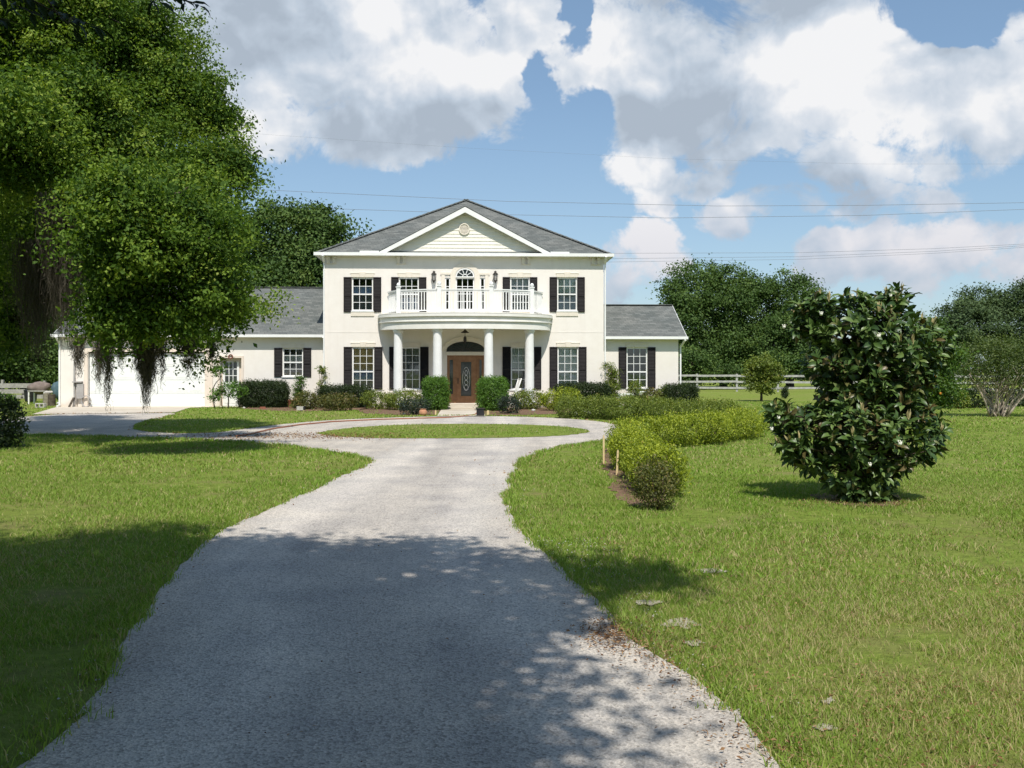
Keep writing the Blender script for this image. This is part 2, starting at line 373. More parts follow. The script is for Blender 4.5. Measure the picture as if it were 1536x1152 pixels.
    M['magnolia'] = mat_leaf('magnolia_leaf', [(0, (.032, .066, .018)), (.5, (.074, .132, .030)), (.80, (.15, .215, .06)), (.87, (.10, .085, .03)), (.95, (.15, .11, .045)), (1, (.50, .42, .22))], .40, .38, .10)
    M['hedge_yellow'] = mat_leaf('yellow_green_leaf', [(0, (.06, .095, .012)), (.4, (.20, .26, .022)), (.88, (.42, .47, .04)), (1, (.36, .27, .06))])
    M['hedge_olive'] = mat_leaf('olive_leaf', [(0, (.065, .10, .018)), (.5, (.15, .20, .032)), (.9, (.26, .30, .05)), (1, (.28, .17, .06))])
    M['hedge_brown'] = mat_leaf('brown_green_leaf', [(0, (.05, .065, .016)), (.5, (.11, .12, .03)), (.75, (.18, .17, .05)), (1, (.26, .15, .07))])
    M['hedge_dark'] = mat_leaf('dark_box_leaf', [(0, (.018, .032, .012)), (.6, (.035, .06, .018)), (1, (.07, .095, .03))])
    M['hedge_bright'] = mat_leaf('bright_box_leaf', [(0, (.04, .095, .015)), (.5, (.09, .19, .025)), (1, (.17, .30, .04))])
    M['hedge_blue'] = mat_leaf('blue_green_leaf', [(0, (.018, .030, .022)), (.6, (.035, .055, .038)), (1, (.06, .08, .06))])
    M['citrus'] = mat_leaf('citrus_leaf', [(0, (.035, .075, .012)), (.5, (.075, .15, .02)), (1, (.17, .25, .04))])
    M['myrtle'] = mat_leaf('myrtle_leaf', [(0, (.045, .075, .018)), (.5, (.09, .13, .03)), (1, (.15, .19, .05))])
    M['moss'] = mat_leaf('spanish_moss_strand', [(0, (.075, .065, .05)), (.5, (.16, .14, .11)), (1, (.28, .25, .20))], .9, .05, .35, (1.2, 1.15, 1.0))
    M['litter'] = mat_leaf('dry_leaf', [(0, (.12, .06, .03)), (.5, (.23, .125, .06)), (1, (.38, .26, .14))], .8, .1, .1, (1, .9, .7))
build_materials()
# ------------------------------------------------------------------ camera, sun, sky
SUN_EL, SUN_AZ = 57.0, 8.0
cam = bpy.data.cameras.new('camera'); cam.sensor_width = 36; cam.lens = 36 * F / 1536; cam.shift_y = (HZ - 576) / 1536
cam.clip_end = 3000
co = bpy.data.objects.new('camera', cam); col.objects.link(co); co.location = (0, 0, EYE); co.rotation_euler = (R(90), 0, 0); scene.camera = co
sd = bpy.data.lights.new('sun', 'SUN'); sd.energy = 5.0; sd.angle = R(.55); sd.color = (1, .955, .88)
so = bpy.data.objects.new('sun', sd); col.objects.link(so); so.rotation_euler = (R(90 - SUN_EL), 0, R(SUN_AZ)); so.location = (10, -30, 40)
scene.view_settings.view_transform = 'Standard'; scene.view_settings.look = 'None'; scene.view_settings.exposure = 0
scene.render.engine = 'CYCLES'
try:
    cy = scene.cycles; cy.max_bounces = 6; cy.diffuse_bounces = 3; cy.glossy_bounces = 3; cy.transparent_max_bounces = 8; cy.transmission_bounces = 3
    cy.use_denoising = True; cy.sample_clamp_indirect = 6
except Exception: pass

w = bpy.data.worlds.new('World'); scene.world = w; w.use_nodes = True
nt = w.node_tree; nt.nodes.clear()
L_ = nt.links.new
outw = nt.nodes.new('ShaderNodeOutputWorld')
sky = nt.nodes.new('ShaderNodeTexSky'); sky.sky_type = 'NISHITA'; sky.sun_disc = False
sky.sun_elevation = R(SUN_EL); sky.sun_rotation = R(180 - SUN_AZ); sky.air_density = 1.0; sky.dust_density = .6; sky.ozone_density = 1.5
tc = nt.nodes.new('ShaderNodeTexCoord')
sp = nt.nodes.new('ShaderNodeSeparateXYZ'); L_(tc.outputs['Generated'], sp.inputs[0])
az = math_(nt, 'ARCTAN2', sp.outputs[0], sp.outputs[1]); el = math_(nt, 'ARCSINE', sp.outputs[2])
P0 = nt.nodes.new('ShaderNodeCombineXYZ'); L_(az, P0.inputs[0]); L_(el, P0.inputs[1])
def ang(px, py):
    a = math.atan((px - 768) / F); return a, math.atan((HZ - py) / F * math.cos(a))
# gentle warp so outlines billow
wn = N_(nt, 'ShaderNodeTexNoise'); wn.inputs['Scale'].default_value = 9; wn.inputs['Detail'].default_value = 5; wn.inputs['Roughness'].default_value = .6
L_(P0.outputs[0], wn.inputs['Vector'])
def vm(op, a, b):
    n = nt.nodes.new('ShaderNodeVectorMath'); n.operation = op
    for i, x in enumerate((a, b)):
        if isinstance(x, (tuple, list)): n.inputs[i].default_value = x
        elif isinstance(x, float): n.inputs[3].default_value = x
        elif x is not None: L_(x, n.inputs[i])
    return n
warp = vm('MULTIPLY', vm('SUBTRACT', wn.outputs['Color'], (.5, .5, .5)).outputs[0], (.11, .09, 0.0))
P1 = vm('ADD', P0.outputs[0], warp.outputs[0]).outputs[0]
def blobs(vec, lst):
    tot = None
    for px, py, rx, ry, amt in lst:
        a, e = ang(px, py)
        d = vm('MULTIPLY', vm('SUBTRACT', vec, (a, e, 0.0)).outputs[0], (F / rx, F / ry, 0.0))
        ln = nt.nodes.new('ShaderNodeVectorMath'); ln.operation = 'LENGTH'; L_(d.outputs[0], ln.inputs[0])
        mr = nt.nodes.new('ShaderNodeMapRange'); mr.interpolation_type = 'SMOOTHSTEP'
        mr.inputs[1].default_value = 1.35; mr.inputs[2].default_value = .35; mr.inputs[3].default_value = 0; mr.inputs[4].default_value = amt
        L_(ln.outputs['Value'], mr.inputs[0])
        tot = mr.outputs[0] if tot is None else math_(nt, 'MAXIMUM' if amt > 0 else 'ADD', tot, mr.outputs[0])
    return tot
cover = blobs(P1, [  # where the photo's clouds stand, as directions in the sky
    (430, 60, 260, 120, 1), (590, 70, 210, 110, 1), (390, 180, 75, 60, .85), (690, 130, 120, 110, 1), (790, 40, 75, 70, .95), (560, 190, 190, 70, .9), (230, 40, 170, 150, .9),
    (900, 70, 95, 100, 1), (1010, 110, 150, 120, 1), (1180, 70, 170, 130, 1), (1270, 110, 150, 120, 1), (1400, 150, 160, 90, 1), (1520, 120, 110, 100, 1), (1080, 190, 190, 60, .85), (1200, -60, 220, 80, 1), (950, -60, 150, 70, 1),
    (962, 258, 66, 54, 1), (970, 305, 55, 34, .85), (1050, 265, 80, 36, .68),
    (955, 370, 80, 48, 1), (1000, 395, 50, 45, .8), (940, 415, 75, 45, .75),
    (1110, 322, 70, 36, .75), (1180, 300, 90, 32, .62), (1330, 250, 170, 44, .75), (1340, 310, 150, 40, .62),
    (1240, 390, 70, 46, .95), (1370, 385, 150, 52, .98), (1450, 370, 80, 52, .95), (1530, 395, 80, 50, .8),
    (1690, 140, 160, 110, .9), (-60, 120, 260, 120, .8)])
hole = blobs(P1, [(1440, 22, 62, 34, -1.2), (862, 12, 22, 48, -1.0), (812, 112, 30, 36, -.85), (880, 170, 50, 40, -.5)])
det = N_(nt, 'ShaderNodeTexNoise'); det.inputs['Scale'].default_value = 10; det.inputs['Detail'].default_value = 9; det.inputs['Roughness'].default_value = .66; det.inputs['Distortion'].default_value = .4
L_(P0.outputs[0], det.inputs['Vector'])
dens = math_(nt, 'ADD', math_(nt, 'ADD', cover, hole), math_(nt, 'MULTIPLY', math_(nt, 'SUBTRACT', det.outputs[0], .5), 2.1))
mk = nt.nodes.new('ShaderNodeMapRange'); mk.interpolation_type = 'SMOOTHSTEP'; mk.inputs[1].default_value = .36; mk.inputs[2].default_value = .74
L_(dens, mk.inputs[0]); mask = mk.outputs[0]
# thickness shading: sample the billow noise toward the light (up, slightly right) and compare
def billow(vec, s, off):
    v = vm('ADD', vec, off).outputs[0]
    n = N_(nt, 'ShaderNodeTexNoise'); n.inputs['Scale'].default_value = s; n.inputs['Detail'].default_value = 5; n.inputs['Roughness'].default_value = .48; n.inputs['Distortion'].default_value = .25
    L_(v, n.inputs['Vector']); return n.outputs[0]
g1 = math_(nt, 'SUBTRACT', billow(P0.outputs[0], 6.5, (0.0, 0.0, 0.0)), billow(P0.outputs[0], 6.5, (.014, .036, 0.0)))
g2 = math_(nt, 'SUBTRACT', billow(P0.outputs[0], 22, (3.0, 0.0, 0.0)), billow(P0.outputs[0], 22, (3.004, .010, 0.0)))
light = blobs(P1, [(600, 60, 100, 80, .55), (800, 50, 70, 60, .55), (400, 170, 50, 60, .5), (470, 110, 110, 50, .25), (900, 75, 80, 80, .6), (985, 75, 90, 60, .35), (1240, 110, 130, 110, .68), (1330, 60, 80, 50, .55), (1420, 140, 110, 60, .5),
                   (1525, 100, 90, 70, .55), (1330, 180, 140, 45, .4), (950, 245, 50, 36, .62), (955, 300, 40, 22, .4), (960, 365, 70, 60, .42), (1380, 378, 220, 45, .38), (1110, 322, 60, 30, .3), (700, 60, 100, 80, .42)])
darkb = blobs(P1, [(1120, 5, 160, 52, -.46), (360, 75, 120, 75, -.22), (600, 190, 200, 45, -.12), (1060, 175, 200, 50, -.22), (940, 60, 35, 16, -.22), (1190, 205, 120, 24, -.15), (660, 185, 80, 50, -.15)])
lit = math_(nt, 'ADD', math_(nt, 'ADD', math_(nt, 'ADD', .42, light), darkb), math_(nt, 'ADD', math_(nt, 'MULTIPLY', g1, 2.9), math_(nt, 'MULTIPLY', g2, 1.4)))
lit = math_(nt, 'ADD', lit, 0.0, True)
ccol = ramp(nt, lit, [(0, (.42, .49, .58)), (.35, (.53, .61, .71)), (.7, (.70, .75, .82)), (1, (.90, .905, .92))])
# low clouds are pinkish and hazy
lowf = nt.nodes.new('ShaderNodeMapRange'); lowf.inputs[1].default_value = .19; lowf.inputs[2].default_value = .08; L_(el, lowf.inputs[0])
ccol = mixc(nt, math_(nt, 'MULTIPLY', lowf.outputs[0], .8), ccol, mixc(nt, lit, (.45, .50, .60), (.86, .74, .74)))
ltr = math_(nt, 'MULTIPLY', mask, math_(nt, 'SUBTRACT', 1.0, math_(nt, 'MULTIPLY', lowf.outputs[0], .35)))
bg1 = nt.nodes.new('ShaderNodeBackground'); bg1.inputs['Strength'].default_value = .125
hs = nt.nodes.new('ShaderNodeHueSaturation'); hs.inputs['Saturation'].default_value = 1.12; L_(sky.outputs[0], hs.inputs['Color'])
# summer haze: pale towards the horizon
hz = nt.nodes.new('ShaderNodeMapRange'); hz.inputs[1].default_value = .30; hz.inputs[2].default_value = 0; hz.inputs[3].default_value = .26; hz.inputs[4].default_value = .55; L_(el, hz.inputs[0])
L_(mixc(nt, hz.outputs[0], hs.outputs[0], (3.4, 4.8, 6.1)), bg1.inputs['Color'])
bg2 = nt.nodes.new('ShaderNodeBackground'); bg2.inputs['Strength'].default_value = 1.0; L_(ccol, bg2.inputs['Color'])
mxs = nt.nodes.new('ShaderNodeMixShader'); L_(ltr, mxs.inputs[0]); L_(bg1.outputs[0], mxs.inputs[1]); L_(bg2.outputs[0], mxs.inputs[2]); L_(mxs.outputs[0], outw.inputs['Surface'])
try:
    w.cycles.sampling_method = 'MANUAL'; w.cycles.sample_map_resolution = 512
except Exception: pass
# ------------------------------------------------------------------ ground, drive, island, apron
def smooth_closed(pts, sub=6, jit=0.0, seed=1, keep=()):
    """Catmull-Rom through a closed outline, with a little ragged jitter"""
    rr = random.Random(seed); n = len(pts); out = []
    for i in range(n):
        p0, p1, p2, p3 = (Vector(pts[(i + k - 1) % n]).to_2d() for k in range(4))
        seg = max(2, min(26, int((p2 - p1).length / .16))) if sub is None else sub
        for s in range(seg):
            t = s / seg
            q = .5 * ((2 * p1) + (-p0 + p2) * t + (2 * p0 - 5 * p1 + 4 * p2 - p3) * t * t + (-p0 + 3 * p1 - 3 * p2 + p3) * t ** 3)
            j = jit * min(1.0, max(.35, q.y / 12))
            out.append((q.x + rr.gauss(0, j), q.y + rr.gauss(0, j)))
    return out
def sheet(name, outline, z, mat, parent=None):
    n = len(outline)
    r = delaunay_2d_cdt([Vector(p) for p in outline], [(i, (i + 1) % n) for i in range(n)], [list(range(n))], 1, 1e-5)
    mb = MB(); mb.add([(v.x, v.y, z) for v in r[0]], r[2])
    o = mb.build(name, mat, parent)
    # faces upward
    me = o.data
    for p in me.polygons:
        if p.normal.z < 0: p.flip()
    return o
def inside(poly, X, Y):
    poly = np.array(poly); c = np.zeros(len(X), bool); n = len(poly); j = n - 1
    for i in range(n):
        xi, yi = poly[i]; xj, yj = poly[j]
        if yi != yj:
            cond = ((yi > Y) != (yj > Y)) & (X < (xj - xi) * (Y - yi) / (yj - yi) + xi)
            c ^= cond
        j = i
    return c

# lawn: one sheet to the horizon, finer near the viewer
gm = MB()
gm.add([(-900, -300, 0), (900, -300, 0), (900, 1500, 0), (-900, 1500, 0)], [(0, 1, 2, 3)])
lawn = tag(gm.build('lawn_ground', M['lawn']), kind='structure')

g2d = lambda px, py: gp(px, py).to_2d()
drive_pts = [(.95, -9), (.98, -2)] + [tuple(g2d(*p)) for p in [
    (1165, 1152), (1090, 1062), (1010, 1000), (952, 960), (930, 935), (890, 893), (835, 846), (795, 812), (770, 780), (761, 750), (768, 720), (782, 692), (806, 680), (850, 669),
    (905, 661.5), (935, 655), (945, 646), (925, 637), (880, 630.5), (820, 626.5), (726, 624.2), (650, 624.8), (560, 627.5), (480, 631.5), (420, 637), (370, 643), (322, 649),
    (262, 650), (205, 645), (215, 634), (262, 620.5), (180, 620.5), (105, 621), (40, 625), (-40, 633), (-120, 641), (-40, 651), (60, 652), (200, 656), (330, 661.5), (400, 665.5), (470, 673), (520, 681), (556, 691), (545, 700),
    (482, 729), (400, 766), (336, 797), (290, 835), (242, 886), (198, 935), (170, 985), (146, 1031), (100, 1079), (40, 1140)]] + [(-2.2, -2), (-2.25, -9)]
drive_outline = smooth_closed(drive_pts, None, .022, 3)
w_ = rng.normal(size=len(drive_outline)); w_ = np.convolve(np.concatenate([w_[-6:], w_, w_[:6]]), np.array([.3, .7, 1, 1.2, 1, .7, .3]) / 2.1, 'same')[6:-6]
drive_outline = [(x + .016 * a * (y < 22), y) for (x, y), a in zip(drive_outline, w_)]
drive = tag(sheet('driveway', drive_outline, .006, M['drive']), kind='structure')
isl_pts = [tuple(g2d(*p)) for p in [(478, 649.5), (520, 643), (580, 638.6), (680, 636.2), (780, 637.2), (845, 640.5), (880, 645.5), (876, 650), (830, 654.6), (740, 657.3), (640, 658), (560, 657.5), (500, 654.5)]]
island_outline = smooth_closed(isl_pts, None, .03, 4)
island = tag(sheet('island_lawn', island_outline, .012, M['lawn']), kind='structure')
apron_pts = [tuple(g2d(*p)) for p in [(48, 622), (180, 620.3), (262, 619.2), (285, 612), (322, 611)]] + [tuple(g2d(322, 608.2)), tuple(g2d(96, 608.2)), tuple(g2d(78, 613))]
apron = tag(sheet('garage_apron', [tuple(Vector(p)) for p in apron_pts], .018, M['concrete']), kind='structure')
# front walk from the porch step to the drive
wl = [tuple(g2d(*p)) for p in [(655, 625.5), (728, 625), (722, 612.2), (664, 612.2)]]
walk = tag(sheet('front_walk', wl, .024, M['concrete']), kind='structure')
beds = []
def bed(name, pts, z, seed, mat='mulch', jit=.04):
    ol = smooth_closed([tuple(g2d(*p)) for p in pts], None, jit, seed); beds.append(ol)
    return tag(sheet(name, ol, z, M[mat]), kind='structure')
bed('mulch_bed', [(548, 620), (600, 622.8), (652, 622), (660, 612), (600, 610.8), (545, 613)], .008, 5)
bed('mulch_bed', [(724, 622), (770, 622.5), (850, 620), (850, 612), (790, 610.8), (726, 611.5)], .008, 6)
bed('mulch_bed', [(922, 742), (948, 760), (990, 758), (1000, 740), (980, 700), (955, 680), (912, 672), (904, 685), (912, 715)], .008, 7)
bed('mulch_bed', [(1215, 746), (1262, 757), (1325, 761), (1358, 754), (1345, 744), (1295, 738), (1240, 740)], .008, 8)
bed('mulch_bed', [(360, 612), (400, 616), (470, 617), (540, 615), (540, 611), (450, 610.8), (380, 610.8)], .008, 9)
for i, (px, py, rx, ry) in enumerate([(1066, 858, 22, 4), (1022, 936, 36, 10), (1040, 966, 16, 6), (975, 905, 22, 5), (1241, 1053, 15, 5), (1236, 1092, 20, 7)]):
    q_ = random.Random(i); pts = [(px + rx * math.cos(t) * q_.uniform(.45, 1.15), py + ry * math.sin(t) * q_.uniform(.45, 1.15)) for t in [k * .449 for k in range(14)]]
    bed('sand_patch', pts, .009, 20 + i, 'sand', .022)

# ------------------------------------------------------------------ grass blades (uncountable)
def not_lawn(X, Y):
    bad = inside(drive_outline, X, Y) & ~inside(island_outline, X, Y)
    bad |= inside(apron_pts, X, Y) | inside(wl, X, Y)
    for i, b in enumerate(beds): bad |= inside(b, X, Y) & (rng.random(len(X)) < ([.82, .82, .75, .62, .82][i] if i < 5 else .2))
    return bad
def vnoise(X, Y, s, seed):
    r2 = np.random.default_rng(seed); g = r2.random((64, 64)); x = X / s; y = Y / s
    xi = np.floor(x).astype(int); yi = np.floor(y).astype(int); fx = x - xi; fy = y - yi; fx = fx * fx * (3 - 2 * fx); fy = fy * fy * (3 - 2 * fy)
    G = lambda a, b: g[a % 64, b % 64]
    return (G(xi, yi) * (1 - fx) + G(xi + 1, yi) * fx) * (1 - fy) + (G(xi, yi + 1) * (1 - fx) + G(xi + 1, yi + 1) * fx) * fy
def blades(y0, y1, dens, h, wd, side=.66):
    area = side * (y1 ** 2 - y0 ** 2); n = int(area * dens)
    Y = np.sqrt(y0 ** 2 + (y1 ** 2 - y0 ** 2) * rng.random(n)); X = (rng.random(n) * 2 - 1) * side * Y
    p = .35 * vnoise(X, Y, .35, 1) + .4 * vnoise(X, Y, 1.1, 2) + .25 * vnoise(X, Y, 3.1, 3)
    # the sunny right foreground is thin and mixed with dead thatch
    thin = np.clip((X - .4) / 2.0, 0, 1) * np.clip((10.5 - Y) / 4.5, 0, 1) * (.55 + .9 * vnoise(X, Y, 1.7, 23))
    ok = ~not_lawn(X, Y) & (rng.random(n) < np.clip(.25 + (p - .36 - .11 * thin) * 4.5, .10 - .0 * thin, 1))
    X = X[ok]; Y = Y[ok]; p = p[ok]; thin = thin[ok]; n = len(X)
    hh = h * (.35 + rng.random(n) ** 1.5) * (.6 + .8 * p); a = rng.random(n) * 6.283; lean = (.3 + 1.1 * rng.random(n)) * hh
    dx, dy = np.cos(a), np.sin(a); b = rng.random(n) * 6.283; sx, sy = np.cos(b) * wd * (.6 + .8 * rng.random(n)), np.sin(b) * wd
    z0 = np.zeros(n); B = np.stack([X, Y, z0], 1); S = np.stack([sx, sy, z0], 1) / 2
    mid = B + np.stack([dx * lean * .3, dy * lean * .3, hh * .6], 1); tip = B + np.stack([dx * lean, dy * lean, hh], 1)
    V = np.stack([B - S, B + S, mid + S * .75, mid - S * .75, tip], 1).reshape(-1, 3); i = np.arange(n) * 5
    T = np.stack([np.stack([i, i + 1, i + 2], 1), np.stack([i, i + 2, i + 3], 1), np.stack([i + 3, i + 2, i + 4], 1)], 1).reshape(-1, 3)
    dead = rng.random(n) < (.14 + .85 * thin * (1.2 - p) + .25 * np.clip(vnoise(X, Y, 2.3, 17) - .55, 0, 1) * 2)
    t = np.clip(.15 + .45 * rng.random(n) + .35 * (p - .4), 0, .85); t[dead] = .86 + .14 * rng.random(dead.sum())
    return V, T, np.repeat(t, 3)
g1_ = merge_cards([blades(2.6, 7, 8500, .036, .0042), blades(7, 14, 2700, .040, .007), blades(14, 27, 520, .045, .014), blades(27, 48, 90, .05, .03)])
tag(raw_mesh('grass', g1_[0], g1_[1], M['blade'], None, g1_[2]), 'short green lawn grass mixed with dry thatch around the drive', 'grass', kind='stuff')
# taller fringe along the drive edges
def fringe():
    o = np.array(drive_outline); nx = np.roll(o, -1, 0); L = np.linalg.norm(nx - o, axis=1)
    pw = L / np.clip(np.abs(o[:, 1]) / 5, .8, 8) * (o[:, 1] > 2); k = rng.choice(len(o), 34000, p=pw / pw.sum()); t = rng.random(len(k))[:, None]
    p = o[k] * (1 - t) + nx[k] * t; nrm = np.stack([(nx - o)[k][:, 1], -(nx - o)[k][:, 0]], 1); nrm = nrm / np.maximum(np.linalg.norm(nrm, axis=1, keepdims=True), 1e-6)
    p = p + nrm * (rng.random(len(k))[:, None] ** 1.4 * .20 - .07 * rng.random(len(k))[:, None] ** 2)
    ok = (p[:, 1] > 2.4) & (p[:, 1] < 33); p = p[ok]; n = len(p); X, Y = p.T
    q = vnoise(X, Y, .5, 9); keep = rng.random(n) < np.clip((q - .3) * 3, .15, 1); X = X[keep]; Y = Y[keep]; n = len(X)
    keep = ~inside(apron_pts, X, Y); X = X[keep]; Y = Y[keep]; n = len(X)
    wd = .006 * np.maximum(1, Y / 7); hh = .06 * (.3 + rng.random(n)); a = rng.random(n) * 6.283; b = rng.random(n) * 6.283
    B = np.stack([X, Y, np.full(n, 0.)], 1); S = np.stack([np.cos(b) * wd, np.sin(b) * wd, np.zeros(n)], 1) / 2; ln = hh * (.3 + .6 * rng.random(n))
    mid = B + np.stack([np.cos(a) * ln * .3, np.sin(a) * ln * .3, hh * .6], 1); tip = B + np.stack([np.cos(a) * ln, np.sin(a) * ln, hh], 1)
    V = np.stack([B - S, B + S, mid + S * .75, mid - S * .75, tip], 1).reshape(-1, 3); i = np.arange(n) * 5
    T = np.stack([np.stack([i, i + 1, i + 2], 1), np.stack([i, i + 2, i + 3], 1), np.stack([i + 3, i + 2, i + 4], 1)], 1).reshape(-1, 3)
    t = .2 + .6 * rng.random(n); dd = rng.random(n) < .12; t[dd] = .93
    return V, T, np.repeat(t, 3)
fr = fringe()
tag(raw_mesh('edge_grass', fr[0], fr[1], M['blade'], None, fr[2]), 'taller ragged grass tufts fringing the gravel drive edge', 'grass', kind='stuff')
# dry leaves and crumbs of gravel
def litter():
    P = []
    def sc(n, cx, cy, sx, sy): P.append(np.stack([rng.normal(cx, sx, n), rng.normal(cy, sy, n)], 1))
    o = np.array(drive_outline); k = rng.choice(len(o), 1700); P.append(o[k] + rng.normal(size=(1700, 2)) * .10)
    a = gp(915, 955); sc(1100, a.x + .04, a.y, .12, .20); a = gp(985, 990); sc(160, a.x, a.y, .09, .25); a = gp(1060, 1030); sc(220, a.x, a.y, .18, .35); a = gp(1150, 1120); sc(160, a.x, a.y, .12, .12)
    a = gp(1300, 755); sc(500, a.x, a.y, .5, .22); a = gp(430, 655); sc(1500, a.x, a.y, 1.6, .7); a = gp(250, 675); sc(420, a.x, a.y, 1.6, .5); a = gp(540, 654); sc(420, a.x, a.y, .7, .6)
    n = 9000; Y = 3 + 6 * rng.random(n) ** .8; X = .8 + (.75 * Y) * rng.random(n); q = vnoise(X, Y, .9, 31); s = rng.random(n) < np.clip((q - .45) * 3, 0, 1); P.append(np.stack([X[s], Y[s]], 1))
    n = 160; Y = 3.4 + 14 * rng.random(n); X = (rng.random(n) - .5) * 2.6; P.append(np.stack([X, Y], 1))
    P = np.concatenate(P); n = len(P); P = P[(P[:, 1] > 2.5)]; n = len(P)
    s = np.maximum(1, P[:, 1] / 9)
    P3 = np.stack([P[:, 0], P[:, 1], .016 + .012 * rng.random(n)], 1); D = rng.normal(size=(n, 3)); D[:, 2] *= .25; Nn = rng.normal(size=(n, 3)) * .4 + np.array([0, 0, 1])
    return leaf_cards(P3, D, Nn, .024 * s * (.4 + rng.random(n)), .011 * s * (.4 + rng.random(n)), rng.random(n))
lt = litter()
tag(raw_mesh('leaf_litter', lt[0], lt[1], M['litter'], None, lt[2]), 'dry brown leaves scattered along the drive edges and lawn', 'leaf litter', kind='stuff')
def pebbles():
    n = 9000; o = np.array(drive_outline); k = rng.choice(len(o), n); P = o[k] + rng.normal(size=(n, 2)) * .12
    n2 = 5000; Y = 2.8 + 6 * rng.random(n2); X = -1.9 + 2.9 * rng.random(n2); P = np.concatenate([P, np.stack([X, Y], 1)])
    P = P[(P[:, 1] > 2.6) & (P[:, 1] < 13)]; n = len(P); r = .0035 + .007 * rng.random(n) ** 3
    d = np.array([[1, 0, 0], [-.5, .87, 0], [-.5, -.87, 0], [.1, 0, .8]])
    th = rng.random(n) * 6.28; c, s = np.cos(th), np.sin(th)
    V = np.stack([np.stack([(c * q[0] - s * q[1]) * r, (s * q[0] + c * q[1]) * r, q[2] * r + .007], 1) + np.concatenate([P, np.zeros((n, 1))], 1) for q in d], 1).reshape(-1, 3)
    i = np.arange(n) * 4; T = np.stack([np.stack([i, i + 1, i + 3], 1), np.stack([i + 1, i + 2, i + 3], 1), np.stack([i + 2, i, i + 3], 1)], 1).reshape(-1, 3)
    return V, T
pb = pebbles()
tag(raw_mesh('gravel', pb[0], pb[1], M['stone']), 'loose pale gravel crumbs on the worn drive', 'gravel', kind='stuff')
# ------------------------------------------------------------------ house (local frame: x right, y back, z up)
HX, HY, HR = -2.105, 40.72, R(2.4)
house = thing('house', 'white stucco two storey house with columned round porch, pediment and long side wings', 'house', (HX, HY, 0), HR)
cH, sH = math.cos(HR), math.sin(HR)
def hl(px, py, yl=0.0):
    """photo pixel -> local x, z on the house plane at local depth yl"""
    kx = (px - 768) / F
    # world = (HX + x c - yl s, HY + x s + yl c); X = kx * Y
    x = (kx * (HY + yl * cH) - HX + yl * sH) / (cH - kx * sH)
    Y = HY + x * sH + yl * cH
    return x, EYE - (py - HZ) / F * Y
def hw(x, y, z): return Vector((HX + x * cH - y * sH, HY + x * sH + y * cH, z))
def wall_grid(mb, x0, x1, z0, z1, y, holes, depth=.14):
    """front wall face with real openings and reveals"""
    xs = sorted({x0, x1, *[h[0] for h in holes], *[h[1] for h in holes]}); zs = sorted({z0, z1, *[h[2] for h in holes], *[h[3] for h in holes]})
    for i in range(len(xs) - 1):
        for j in range(len(zs) - 1):
            cx = (xs[i] + xs[i + 1]) / 2; cz = (zs[j] + zs[j + 1]) / 2
            if any(h[0] < cx < h[1] and h[2] < cz < h[3] for h in holes): continue
            mb.add([(xs[i], y, zs[j]), (xs[i + 1], y, zs[j]), (xs[i + 1], y, zs[j + 1]), (xs[i], y, zs[j + 1])], [(0, 1, 2, 3)])
    for a, b, c, d in holes:
        e = y + depth
        mb.add([(a, y, c), (b, y, c), (b, y, d), (a, y, d), (a, e, c), (b, e, c), (b, e, d), (a, e, d)], [(0, 4, 5, 1), (1, 5, 6, 2), (2, 6, 7, 3), (3, 7, 4, 0)])
def rect(pxa, pxb, pya, pyb, yl=0.0):
    a = hl(pxa, pyb, yl); b = hl(pxb, pya, yl); return (a[0], b[0], a[1], b[1])
def window(h, y, cols, rt, rb, curtain=None, split=.5, part=1.0, glass='glass', label=None):
    """double-hung sash window in opening h: frame and bars, pane, curtain"""
    a, b, c, d = h; m = MB(); f = .05; yo, yi = y + .05, y + .10
    m.box(a, a + f, yo, yi, c, d); m.box(b - f, b, yo, yi, c, d); m.box(a + f, b - f, yo, yi, d - f, d); m.box(a + f, b - f, yo, yi, c, c + f)
    zm = c + (d - c) * split
    if rb: m.box(a + f, b - f, yo + .004, yi - .004, zm - .03, zm + .03)
    def bars(z0, z1, rows, yy):
        for i in range(1, cols):
            x = a + f + (b - a - 2 * f) * i / cols; m.box(x - .011, x + .011, yy, yy + .02, z0, z1)
        for j in range(1, rows):
            z = z0 + (z1 - z0) * j / rows; m.box(a + f, b - f, yy + .002, yy + .018, z - .011, z + .011)
    if rb: bars(zm + .03, d - f, rt, yo + .008); bars(c + f, zm - .03, rb, yo + .018)
    else: bars(c + f, d - f, rt, yo + .008)
    m.box(a - .04, b + .04, y - .05, y + .05, c - .05, c - .002)   # sill
    w_ = m.build('window', M['white'], house)
    if label: w_['label'] = label
    p = MB().poly([(a + f, yo + .033, c + f), (b - f, yo + .033, c + f), (b - f, yo + .033, d - f), (a + f, yo + .033, d - f)]).build('pane', M[glass], w_)
    if curtain:
        for nm, z0, z1 in curtain:
            q = MB(); k = 26; X = [a + f * .4 + (b - a - f * .8) * i / k for i in range(k + 1)]
            za, zb = c + (d - c) * z0, c + (d - c) * z1
            vs = [(x, y + .17 + .018 * math.sin(i * 1.9 + a), zz) for zz in (za, zb) for i, x in enumerate(X)]
            q.add(vs, [(i, i + 1, k + 2 + i, k + 1 + i) for i in range(k)], True); q.build('curtain', M[nm], w_)
    return w_
